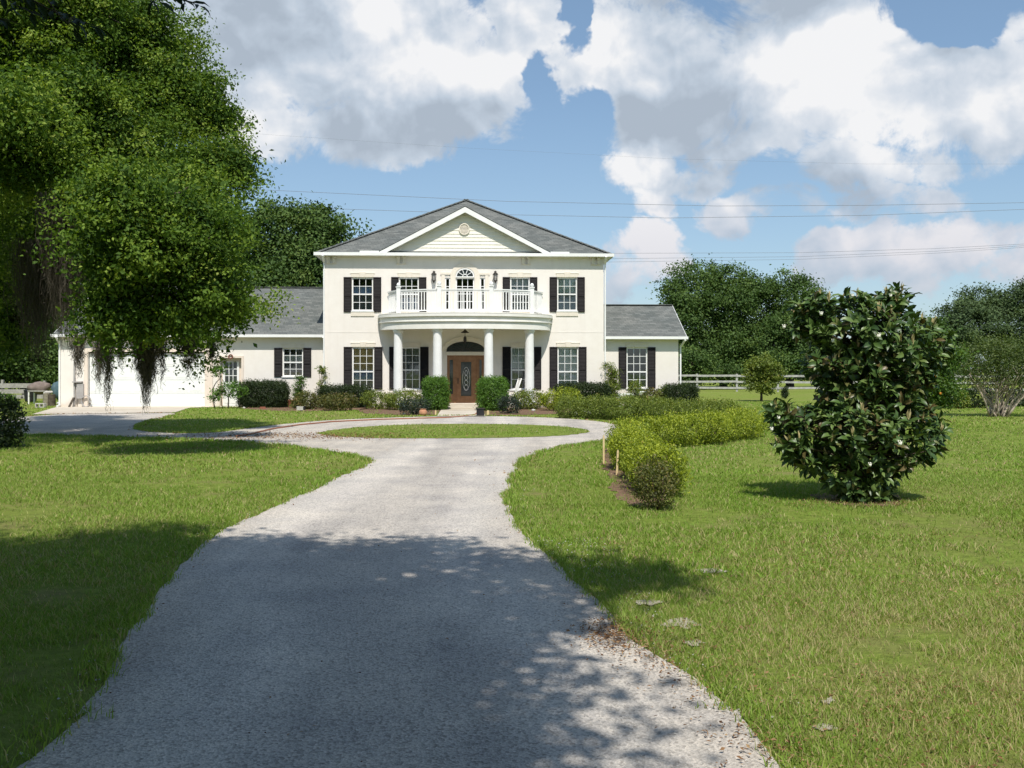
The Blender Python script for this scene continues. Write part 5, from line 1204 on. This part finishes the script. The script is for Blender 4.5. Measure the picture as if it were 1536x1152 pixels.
# --- shrubs and hedges
def gpw(px, py):
    """ground point, kept clear of the house front"""
    B = gp(px, py)
    if 300 < px < 1060:
        D = min(B.y, HY + .55 + ((px - 768) / F * 41 - HX) * sH - .75); B = Vector(((px - 768) * D / F, D, 0))
    return B
def shrub(name, label, cat, px, pyb, pyt, wpx, mat, D=None, depth=1.0, dens=1.0, L=.05, W=None, boxy=False, group=None, off=0, ragged=.06, per=34, clump=.14, base=None):
    B = gpw(px, pyb) if base is None else Vector(base); D = B.y; s = D / F
    h = EYE - (pyt - HZ) * s; r_ = wpx / 2 * s
    t = thing(name, label, cat, B, 0, group)
    m = MB()
    for i in range(6): a = i * 1.05; limb(m, (.03 * math.cos(a), .03 * math.sin(a), -.03), (r_ * .6 * math.cos(a), r_ * depth * .6 * math.sin(a), h * .75), .014, .005, .02, 4, .03, 5)
    m.build('stem', M['twig'], t)
    if boxy:
        n = int(r_ * h * 3200 * dens) + 60
        u = rng.uniform(-1, 1, (n * 3, 3)); e = (np.abs(u) ** 5).sum(1) ** .2; keep = (e > .55) & (e < 1.02); u = u[keep][:n]
        C = u * np.array([r_, r_ * depth, h / 2]) * .97 + np.array([0, 0, h / 2]); CN = unit(np.sign(u) * np.abs(u) ** 3)
        # soft lumps
        C += CN * (np.sin(C[:, :1] * 9 + C[:, 2:] * 7) * np.sin(C[:, 1:2] * 8 + 1) * ragged * .5)
    else:
        E = [(0, 0, h * .5, r_ * .92, r_ * depth * .92, h * .5)]
        for i in range(7):
            a = rng.uniform(0, 6.28); q = rng.uniform(.35, .65); E.append((math.cos(a) * r_ * q, math.sin(a) * r_ * depth * q, h * rng.uniform(.35, .7), r_ * .45, r_ * .45 * depth, h * .34))
        C, CN = ell_points(E, int((r_ * h) * 700 * dens) + 60, .6, 1.03, .8)
    P = np.repeat(C, per // 4, 0); N2 = np.repeat(CN, per // 4, 0); n = len(P)
    ct = np.repeat(rng.random(len(C)), per // 4)
    P = P + rng.normal(size=(n, 3)) * clump * .45; ok = P[:, 2] > .01; P, N2, ct = P[ok], N2[ok], ct[ok]; n = len(P)
    Nn = N2 * .7 + np.array([0, 0, .45]) + rng.normal(size=(n, 3)) * .5; Dd = rng.normal(size=(n, 3)) + N2 * .15 + np.array([0, 0, .3])
    v, f, k = leaf_cards(P, Dd, Nn, L * (.6 + .8 * rng.random(n)), (W or L * .55) * (.7 + .6 * rng.random(n)), np.clip(.55 * ct + .45 * rng.random(n), 0, 1)); raw_mesh('foliage', v, f, M[mat], t, k); return t
def hedge_row(label, path, half, h, mat, L, dens, seed, group='yellow green hedges ringing the turning circle', lump=.6):
    """a low hedge grown along a ground path, lumpy where single plants have merged"""
    path = [Vector(p).to_3d() for p in path]; B = path[0].copy(); B.z = 0
    t = thing('hedge', label, 'hedge', B, 0, group); m = MB(); r2 = np.random.default_rng(seed); rand = random.Random(seed)
    S = [0]
    for a, b in zip(path, path[1:]): S.append(S[-1] + (b - a).length)
    def at(s):
        for i in range(len(path) - 1):
            if s <= S[i + 1] or i == len(path) - 2:
                f = (s - S[i]) / (S[i + 1] - S[i]); return path[i].lerp(path[i + 1], f), (path[i + 1] - path[i]).normalized()
    n_pl = int(S[-1] / lump) + 1; E = []; stems = []
    for i in range(n_pl):
        p, d = at(S[-1] * (i + .5) / n_pl); p = p - B; sd_ = Vector((-d.y, d.x, 0))
        for j in range(3):
            q = p + sd_ * rand.uniform(-.5, .5) * half + d * rand.uniform(-.3, .3) * lump; hh = h * rand.uniform(.84, 1.06)
            rx = half * rand.uniform(.62, .8); E.append((q.x, q.y, hh * .52, rx, rx, hh * .5))
        m = MB(); stems.append(m)
        for j in range(3): a = rand.uniform(0, 6.28); limb(m, (p.x, p.y, -.02), (p.x + math.cos(a) * half * .6, p.y + math.sin(a) * half * .6, h * .7), .013, .005, .02, 4, .03, 5)
    for m in stems: m.build('stem', M['twig'], t)
    E = np.array(E); C = []; CN = []
    n = int(dens * S[-1] * (2 * h + 2 * half)); per = 9
    C, CN = ell_points(E, n, .62, 1.04, .83); 
    P = np.repeat(C, per, 0); N2 = np.repeat(CN, per, 0); ct = np.repeat(r2.random(len(C)), per); n = len(P)
    P = P + r2.normal(size=(n, 3)) * L * 1.1; ok = P[:, 2] > .015; P, N2, ct = P[ok], N2[ok], ct[ok]; n = len(P)
    Nn = N2 * .6 + np.array([0, 0, .5]) + r2.normal(size=(n, 3)) * .5; Dd = r2.normal(size=(n, 3)) * .8 + N2 * .15 + np.array([0, 0, .4])
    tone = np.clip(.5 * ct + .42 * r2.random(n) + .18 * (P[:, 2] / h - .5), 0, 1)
    v, f, k = leaf_cards(P, Dd, Nn, L * (.6 + .8 * r2.random(n)), L * .5 * (.7 + .6 * r2.random(n)), tone); raw_mesh('foliage', v, f, M[mat], t, k); return t
fx = lambda px, py: gp(px, py)
hedge_row('bright yellow green hedge running toward the viewer beside the drive', [(1.80, 11.55, 0), (1.93, 13, 0), (2.03, 15, 0), (2.08, 17, 0), (2.3, 18.4, 0)], .34, .60, 'hedge_yellow', .040, 420, 1)
hedge_row('yellow green hedge crossing the lawn from the front hedge to the right', [(2.55, 18.9, 0), (3.6, 19.6, 0), (4.6, 20.4, 0), (5.4, 21.6, 0), (5.75, 22.8, 0)], .46, .64, 'hedge_yellow', .046, 300, 2)
hedge_row('olive green rear hedge curving along the far side of the turning circle', [(1.75, 31.2, 0), (3.0, 30.6, 0), (4.4, 28.8, 0), (5.4, 26.6, 0), (6.0, 24.4, 0)], .55, .72, 'hedge_olive', .055, 210, 3)
shrub('shrub', 'brown tinged round shrub at the near end of the front hedge', 'shrub', 983, 764, 690, 66, 'hedge_brown', dens=2.6, L=.034, clump=.09)
# clipped shrubs either side of the door
shrub('clipped_shrub', 'clipped bright green block shrub left of the front door', 'shrub', 653.5, 615, 566, 37, 'hedge_bright', boxy=True, dens=1.0, L=.06, group='clipped shrubs flanking the front door')
shrub('clipped_shrub', 'clipped bright green block shrub right of the front door, the wider one', 'shrub', 739, 616, 566, 44, 'hedge_bright', boxy=True, dens=1.0, L=.06, group='clipped shrubs flanking the front door')
# foundation planting, left to right
shrub('box_hedge', 'dark clipped hedge block under the left wing window', 'hedge', 395, 606, 572, 76, 'hedge_dark', boxy=True, depth=.42, dens=.9, L=.06)
shrub('box_hedge', 'dark clipped hedge strip under the far left front window', 'hedge', 528, 609.5, 579, 84, 'hedge_dark', boxy=True, depth=.30, dens=.7, L=.06, base=(*hw(-5.15, -.62, 0).to_2d(), 0))
shrub('box_hedge', 'dark clipped hedge strip under the far right front window', 'hedge', 880, 609, 575, 84, 'hedge_dark', boxy=True, depth=.3, dens=.7, L=.06, base=(*hw(5.2, -.55, 0).to_2d(), 0))
shrub('box_hedge', 'dark clipped hedge block at the right end of the right wing', 'hedge', 1020, 607, 577, 52, 'hedge_dark', boxy=True, depth=.6, dens=.9, L=.06)
shrub('shrub', 'yellow green mounded shrub left of the left clipped shrub, nearest to it', 'shrub', 606, 615, 586, 62, 'hedge_olive', depth=.6, L=.07, dens=.9)
shrub('shrub', 'yellow green mounded shrub below the left porch column', 'shrub', 568, 614, 588, 50, 'hedge_olive', depth=.6, L=.07, dens=.9)
shrub('shrub', 'yellow green mounded shrub right of the rocking chair', 'shrub', 793, 614, 586, 58, 'hedge_olive', depth=.6, L=.07, dens=.9)
shrub('shrub', 'bright yellow green mounded shrub right of the porch', 'shrub', 842, 616, 583, 60, 'hedge_yellow', depth=.6, L=.07, dens=.9)
shrub('shrub', 'low spreading olive shrub between the hedge strip and the porch shrubs', 'shrub', 508, 616, 592, 62, 'hedge_brown', depth=.5, L=.08, dens=.7, ragged=.2)
shrub('shrub', 'scruffy brownish shrub beside the clay pot near the left wing window', 'shrub', 460, 614, 589, 44, 'hedge_brown', depth=.6, L=.09, dens=.55)
shrub('low_shrub', 'low blue green shrub at the foot of the left clipped shrub', 'shrub', 622, 622, 598, 46, 'hedge_blue', depth=.7, L=.06, dens=.9)
shrub('low_shrub', 'dark blue green cone shaped shrub at the foot of the right clipped shrub', 'shrub', 764, 620.5, 596, 34, 'hedge_blue', depth=.8, L=.06, dens=1)
shrub('shrub', 'brown red shrub under the right wing window', 'shrub', 975, 608, 584, 46, 'hedge_brown', depth=.6, L=.08, dens=.8)
shrub('shrub', 'light olive shrub between the white urn and the dark end hedge', 'shrub', 996, 607, 581, 30, 'hedge_olive', depth=.6, L=.07, dens=.7)
shrub('shrub', 'small round yellowish shrub in front of the right wing window', 'shrub', 953, 607, 570, 24, 'hedge_olive', depth=.7, L=.07, dens=.8)
def upright(name, label, px, pyb, pyt, wpx, mat, dens=1.0, L=.08):
    B = gpw(px, pyb); D = B.y; s = D / F; h = EYE - (pyt - HZ) * s; r_ = wpx / 2 * s
    t = thing(name, label, 'shrub', B); m = MB()
    for i in range(5): limb(m, (random.gauss(0, .01), random.gauss(0, .01), -.02), (random.gauss(0, r_ * .5), random.gauss(0, r_ * .4), h * .9), .016, .006, 0, 6, .03, 5)
    m.build('stem', M['twig'], t)
    E = [(random.gauss(0, r_ * .15), random.gauss(0, r_ * .15), h * (i + .7) / 6.2, r_ * (1.0 - .55 * i / 6), r_ * (1 - .55 * i / 6), h * .13) for i in range(6)]
    V, T, k = crown_leaves(E, int(90 * dens), 30, .16, L, L * .4, floor=.05, lo=.2, out=.4, up=.4); raw_mesh('foliage', V, T, M[mat], t, k)
upright('upright_shrub', 'feathery light green upright shrub at the corner of the right wing', 917, 609, 544, 26, 'hedge_olive', 2.0)
upright('upright_shrub', 'light green upright weedy shrub below the left wing window', 449, 612, 563, 20, 'citrus', 1.2)
upright('upright_shrub', 'thin open shrub against the corner of the left wing and main block', 483, 611, 546, 14, 'hedge_olive', .35, .10)
# open little tree with bare stems by the side door
B = gp(338, 613); D = B.y; t = thing('small_tree', 'small open crooked tree in front of the side door', 'tree', B); m = MB(); q = lambda px, py, dy=0: wp(px, py, D + dy) - B
for a, b, r0 in (((322, 613), (318, 585), .03), ((318, 585), (331, 566), .022), ((331, 566), (326, 549), .012), ((342, 613), (343, 594), .035), ((343, 594), (352, 580), .02), ((343, 597), (330, 582), .02), ((360, 610), (356, 585), .025), ((334, 613), (331, 590), .02)): limb(m, q(*a), q(*b), r0, r0 * .6, .03, 5, .02, 6)
m.build('trunk', M['bark'], t)
E = local([pe(343, 585, 20, 10, D), pe(322, 594, 9, 9, D), pe(356, 588, 14, 10, D), pe(328, 556, 9, 9, D), pe(352, 578, 9, 6, D)], B)
V, T, k = crown_leaves(E, 70, 26, .16, .10, .045, lo=.3, floor=.02); raw_mesh('crown', V, T, M['hedge_bright'], t, k)
# dark bush mass at the left edge by the drive
shrub('shrub', 'dark shaded bush at the far left edge beside the garage drive', 'shrub', -10, 672, 596, 80, 'hedge_dark', depth=.8, L=.09, dens=.55)
shrub('shrub', 'rough green weedy clump at the left edge before the board fence', 'shrub', 8, 612, 592, 34, 'citrus', depth=.6, L=.1, dens=.5)
shrub('shrub', 'low dark thicket at the feet of the crape myrtle, behind its stems', 'shrub', 1462, 612, 583, 60, 'hedge_dark', depth=.5, L=.10, dens=.45)
shrub('shrub', 'low dark thicket between the citrus and the crape myrtle', 'shrub', 1436, 613, 588, 36, 'hedge_olive', depth=.5, L=.10, dens=.45)
shrub('shrub', 'dark green thicket at the right edge beyond the crape myrtle', 'shrub', 1535, 610, 585, 50, 'hedge_dark', depth=.5, L=.10, dens=.45)
# ------------------------------------------------------------------ fence, wires, small objects
def rail_fence():
    A = gp(1000, 588); Bq = gp(1600, 596); A = Vector((A.x, 73, 0)); Bq = Vector((37, 63.0, 0))
    t = thing('rail_fence', 'weathered white three rail fence across the far lawn on the right', 'fence', A); d = Bq - A; n = int(d.length / 2.9)
    rail = None; step = d / n; ang_ = math.atan2(step.y, step.x)
    post = None
    for i in range(n + 1):
        if post is None: post = MB().box(-.07, .07, -.07, .07, -.05, 1.36).build('post', M['wood_white'], t); o = post
        else: o = post.copy(); col.objects.link(o); o.parent = t
        o.location = step * i; o.rotation_euler = (0, 0, ang_)
        if i < n:
            for z in (.28, .74, 1.2):
                if rail is None: rail = MB().box(.0, step.length - .01, -.12, -.075, -.075, .075).build('rail', M['wood_white'], t); r_ = rail
                else: r_ = rail.copy(); col.objects.link(r_); r_.parent = t
                r_.location = step * i + Vector((0, 0, z)); r_.rotation_euler = (0, random.gauss(0, .006), ang_)
rail_fence()
def wire(label, pts, D, r=.013):
    P = [wp(px, py, D) for px, py in pts]; mid = P[len(P) // 2]
    # smooth through the given points
    Q = []
    for a, b in zip(P, P[1:]):
        for i in range(8): Q.append(a.lerp(b, i / 8))
    Q.append(P[-1]); b = Q[0].copy()
    o = MB().tube([q - b for q in Q], r, 5).build('power_line', M['wire']); o.location = b; tag(o, label, 'wire', 'power lines crossing the sky')
wire('upper power line of the near pair, passing just above the roof peak', [(-300, 258), (100, 272), (421, 286), (760, 302), (1075, 309), (1300, 308), (1536, 304), (1900, 290)], 62, .013)
wire('lower power line of the near pair, meeting the roof below its peak', [(-300, 290), (100, 302), (470, 312), (760, 322), (1000, 327), (1300, 323), (1536, 314), (1900, 295)], 62, .013)
wire('upper of the three low power lines beside the roof eave', [(300, 374), (700, 379), (917, 380), (1200, 379), (1400, 373), (1536, 366), (1900, 345)], 120, .02)
wire('middle of the three low power lines beside the roof eave', [(300, 380), (700, 386), (917, 388), (1200, 385), (1400, 377), (1536, 368.5), (1900, 348)], 120, .02)
wire('lowest of the three low power lines beside the roof eave', [(300, 386), (700, 392), (917, 393), (1200, 389), (1400, 380), (1536, 371), (1900, 352)], 120, .018)
wire('faint highest power line across the blue gap', [(-200, 170), (300, 195), (700, 222), (1000, 238), (1300, 246), (1536, 246), (1900, 240)], 110, .007)

# garden hose lying across the far drive
H_ = [gp(px, py, .02) for px, py in [(716, 619), (712, 622), (700, 624), (670, 626.3), (620, 627.6), (560, 629.5), (500, 632.5), (450, 637), (410, 643), (380, 650), (350, 655)]]
Q = []
for i in range(len(H_) - 1):
    for k in range(6): Q.append(H_[i].lerp(H_[i + 1], k / 6) + Vector((random.gauss(0, .01), random.gauss(0, .03), .004)))
b = Q[0].copy(); hs_ = MB().tube([q - b for q in Q], .022, 6).build('garden_hose', M['hose']); hs_.location = b; tag(hs_, 'reddish brown garden hose lying along the far side of the turning circle', 'hose')
def stake(label, px, pyb, pyt, w_=.035, m='stake', tilt=0, group='small marker stakes along the beds'):
    B = gp(px, pyb); h = (pyb - pyt) * B.y / F
    o = MB().prism([(-w_ / 2, -.03), (w_ / 2, -.03), (w_ / 2, h - .03), (0, h), (-w_ / 2, h - .03)], -w_ / 2, w_ / 2).build('marker_stake', M[m]); o.location = B; o.rotation_euler = (0, tilt, 0); tag(o, label, 'stake', group)
stake('taller pale wooden stake at the left side of the front hedge', 905.5, 696, 652, .03)
stake('shorter pale wooden stake against the front hedge, nearer the viewer', 925, 713, 674, .03, tilt=.05)
stake('white stake before the bright shrub right of the porch', 864, 623.5, 613, .10, 'white')
stake('short pale stake left of the front step', 653.5, 624, 615, .05, 'stake')
stake('short pale stake right of the dark planter', 732, 623.5, 615, .08, 'stake')
# pot, planter, rocks
def pot():
    B = gp(634.5, 624); t = thing('clay_pot', 'terracotta ball shaped pot left of the front walk', 'pot', B)
    m = MB(); m.lathe([(.06, 0), (.11, .02), (.145, .09), (.14, .17), (.10, .22), (.115, .235), (.115, .25), (.09, .25), (.085, .2)], (0, 0, 0), 14); m.build('pot_body', M['terracotta'], t)
pot()
B = gp(720.5, 624.5); t = thing('planter', 'dark brown square planter box right of the front walk', 'planter', B); m = MB()
for s in (-.13, .12): m.box(s, s + .012, -.13, .13, 0, .26); m.box(-.117, .119, s + .001, s + .011, 0, .258)
m.box(-.117, .119, -.117, .119, .0, .22); m.build('box_body', M['plastic_black'], t); MB().box(-.15, .15, -.15, .15, .262, .29).build('rim', M['iron'], t)
for i, (px, py, r_, lb) in enumerate([(883, 622, .09, 'grey stone before the olive rear hedge, the larger of two'), (876, 618.5, .06, 'small grey stone beside the larger one before the rear hedge'), (606, 622, .06, 'small pale rock in the mulch left of the clay pot'), (800, 617, .08, 'flat pale rock under the shrub right of the rocking chair'), (366, 613, .07, 'pale rock at the foot of the crooked small tree')]):
    B = gp(px, py); o = MB().blob((0, 0, r_ * .5), (r_, r_ * .8, r_ * .6), i, 9, .25).build('rock', M['stone']); o.location = B; tag(o, lb, 'rock', 'stones in the flower beds')
B = gp(451.5, 617); t = thing('garden_lamp', 'pale grey spotlight box in the bed under the left wing window', 'lamp', B); m = MB(); m.box(-.13, .10, -.09, .09, .05, .19); m.box(-.15, -.128, -.10, .10, .04, .20); m.build('lamp_housing', M['stone'], t); m = MB(); m.tube([(0, 0, -.03), (0, 0, .06)], .03, 6); m.build('stake', M['iron'], t); MB().box(.101, .16, -.08, .08, .05, .17).build('visor', M['plastic_black'], t)
B = gpw(436, 606.5); t = thing('clay_pot', 'dull red clay pot standing between the dark hedge and the weedy shrub', 'pot', B); m = MB(); m.lathe([(.11, 0), (.13, .02), (.17, .28), (.19, .29), (.19, .34), (.16, .34), (.15, .28)], (0, 0, 0), 14); m.build('pot_body', M['brick_red'], t)
B = gp(394, 613.5); m = MB(); m.box(-.12, .12, -.06, .06, 0, .09); o = m.build('brick', M['brick_red'], None, .01); o.location = B; o.rotation_euler = (0, 0, .3); tag(o, 'single dull red brick on the grass before the dark hedge block', 'brick')
def urn(px, py, label):
    B = gpw(px, py); t = thing('garden_urn', label, 'urn', B); m = MB(); m.lathe([(.16, 0), (.16, .05), (.07, .10), (.06, .3), (.10, .36), (.22, .55), (.27, .66), (.27, .70), (.22, .70), (.16, .6)], (0, 0, 0), 16); m.build('urn_body', M['white'], t)
urn(961, 607, 'white garden urn in the shrubs under the right wing window')
B = gpw(938, 608); t = thing('garden_bench', 'low white bench half hidden by shrubs left of the white urn', 'bench', B); m = MB(); m.box(-.35, .35, -.15, .15, .52, .60); m.build('seat', M['white'], t)
for s in (-.28, .28): MB().box(s - .05, s + .05, -.12, .12, -.02, .519).build('leg', M['white'], t)
# clutter left of the garage
def clutter():
    A = gp(-40, 603, 0); Bq = gp(72, 600, 0); A.y = Bq.y = 48; A.x = (-60 - 768) / F * 48; Bq.x = (66 - 768) / F * 48
    t = thing('board_fence', 'weathered grey board fence behind the clutter left of the garage', 'fence', A); ln = (Bq - A).x; n = int(ln / 1.5)
    for i in range(n + 1): MB().box(ln * i / n - .06, ln * i / n + .06, 0, .12, -.05, 1.08 + .05 * (i % 2)).build('post', M['wood_grey'], t)
    for z, hh in ((.25, .2), (.52, .22), (.82, .24)): MB().box(-.1, ln + .1, -.045, -.005, z - hh / 2, z + hh / 2).build('rail', M['wood_grey'], t)
    B = gp(46, 603.5); t = thing('dustbin', 'black dustbin on the grass left of the white table', 'bin', B); m = MB(); m.lathe([(.22, 0), (.27, .1), (.31, .56), (.30, .58)], (0, 0, 0), 14); m.build('bin_body', M['plastic_black'], t); m = MB(); m.lathe([(.33, .585), (.33, .62), (.2, .67), (.04, .69)], (0, 0, 0), 14); m.build('lid', M['plastic_black'], t)
    B = gp(59, 606); t = thing('work_table', 'rough low table with pale legs heaped beside the garage', 'table', B)
    m = MB(); m.box(-.42, .42, -.3, .3, .60, .66); m.build('tabletop', M['wood_grey'], t)
    for sx in (-.37, .37):
        for sy in (-.25, .25): MB().box(sx - .03, sx + .03, sy - .03, sy + .03, -.02, .599).build('leg', M['white_aged'], t)
    o = MB().blob((0, 0, .16), (.52, .34, .28), 3, 12, .18).build('tarp_heap', M['tarp']); o.location = B + Vector((0, .05, .62)); tag(o, 'brown tarpaulin heap lying on the rough low table', 'tarp')
    B2 = gp(80, 601); o = MB().blob((0, 0, .55), (.55, .5, .55), 5, 12, .2).build('tarp_heap', M['teal']); o.location = Vector((B2.x, B2.y + 1.0, 0)); tag(o, 'dark teal covered heap against the garage wall', 'tarp')
    B = gp(70, 609); o = MB().lathe([(.17, 0), (.16, .1), (.15, .55), (.14, .58)], (0, 0, 0), 12).build('log_post', M['log']); o.location = B; tag(o, 'upright cut log standing before the teal covered heap', 'log')
    B = gp(77.5, 609); o = MB().lathe([(.18, 0), (.17, .1), (.16, .5), (.15, .53)], (0, 0, 0), 12).build('log_post', M['bark']); o.location = B; tag(o, 'dark upright log right of the pale cut log', 'log')
    for i in range(3):
        o = MB().blob((0, 0, .06), (.12, .09, .07), 20 + i, 9, .25).build('rock', M['stone']); o.location = gp(70 + i * 5, 609) + Vector((0, .02, .56 + .0 * i)) if i < 2 else gp(88, 607); tag(o, ['pale rock on top of the upright cut log', 'pale rock on top of the dark upright log', 'pale rock at the foot of the garage corner'][i], 'rock', 'stones by the garage')
    B = gp(61, 611.5); m = MB(); m.box(-.20, .20, -.1, .1, 0, .04); m.box(-.20, .20, -.1, .1, .15, .19)
    for x in (-.20, -.02, .16): m.box(x, x + .04, -.098, .098, .041, .149)
    o = m.build('concrete_block', M['stone'], None, .008); o.location = B; tag(o, 'grey hollow concrete block on the grass before the low table', 'block')
    x0, z0 = hl(104.5, 606, YL - .3); x1, z1 = hl(110.5, 596, YL - .1); m = MB(); m.bar(hw(x0, YL - .35, .03) - hw(x0, YL - .35, 0), hw(x1, YL - .08, .42) - hw(x0, YL - .35, 0), .10, .03); o = m.build('leaning_board', M['bark']); o.location = hw(x0, YL - .35, 0); tag(o, 'dark board leaning on the garage wall beside the meter box', 'board')
    x, z = hl(130, 597, YL - .1); m = MB()
    for k in range(3): m.tube([(.20 * math.cos(a * .393), .02 * k - .03, .26 + .24 * math.sin(a * .393)) for a in range(17)], .022, 6)
    o = m.build('hose_coil', M['grey_box']); o.location = hw(x, YL - .14, 0); o.rotation_euler = (0, 0, HR); tag(o, 'grey coiled hose leaning at the left edge of the garage door', 'hose')
clutter()
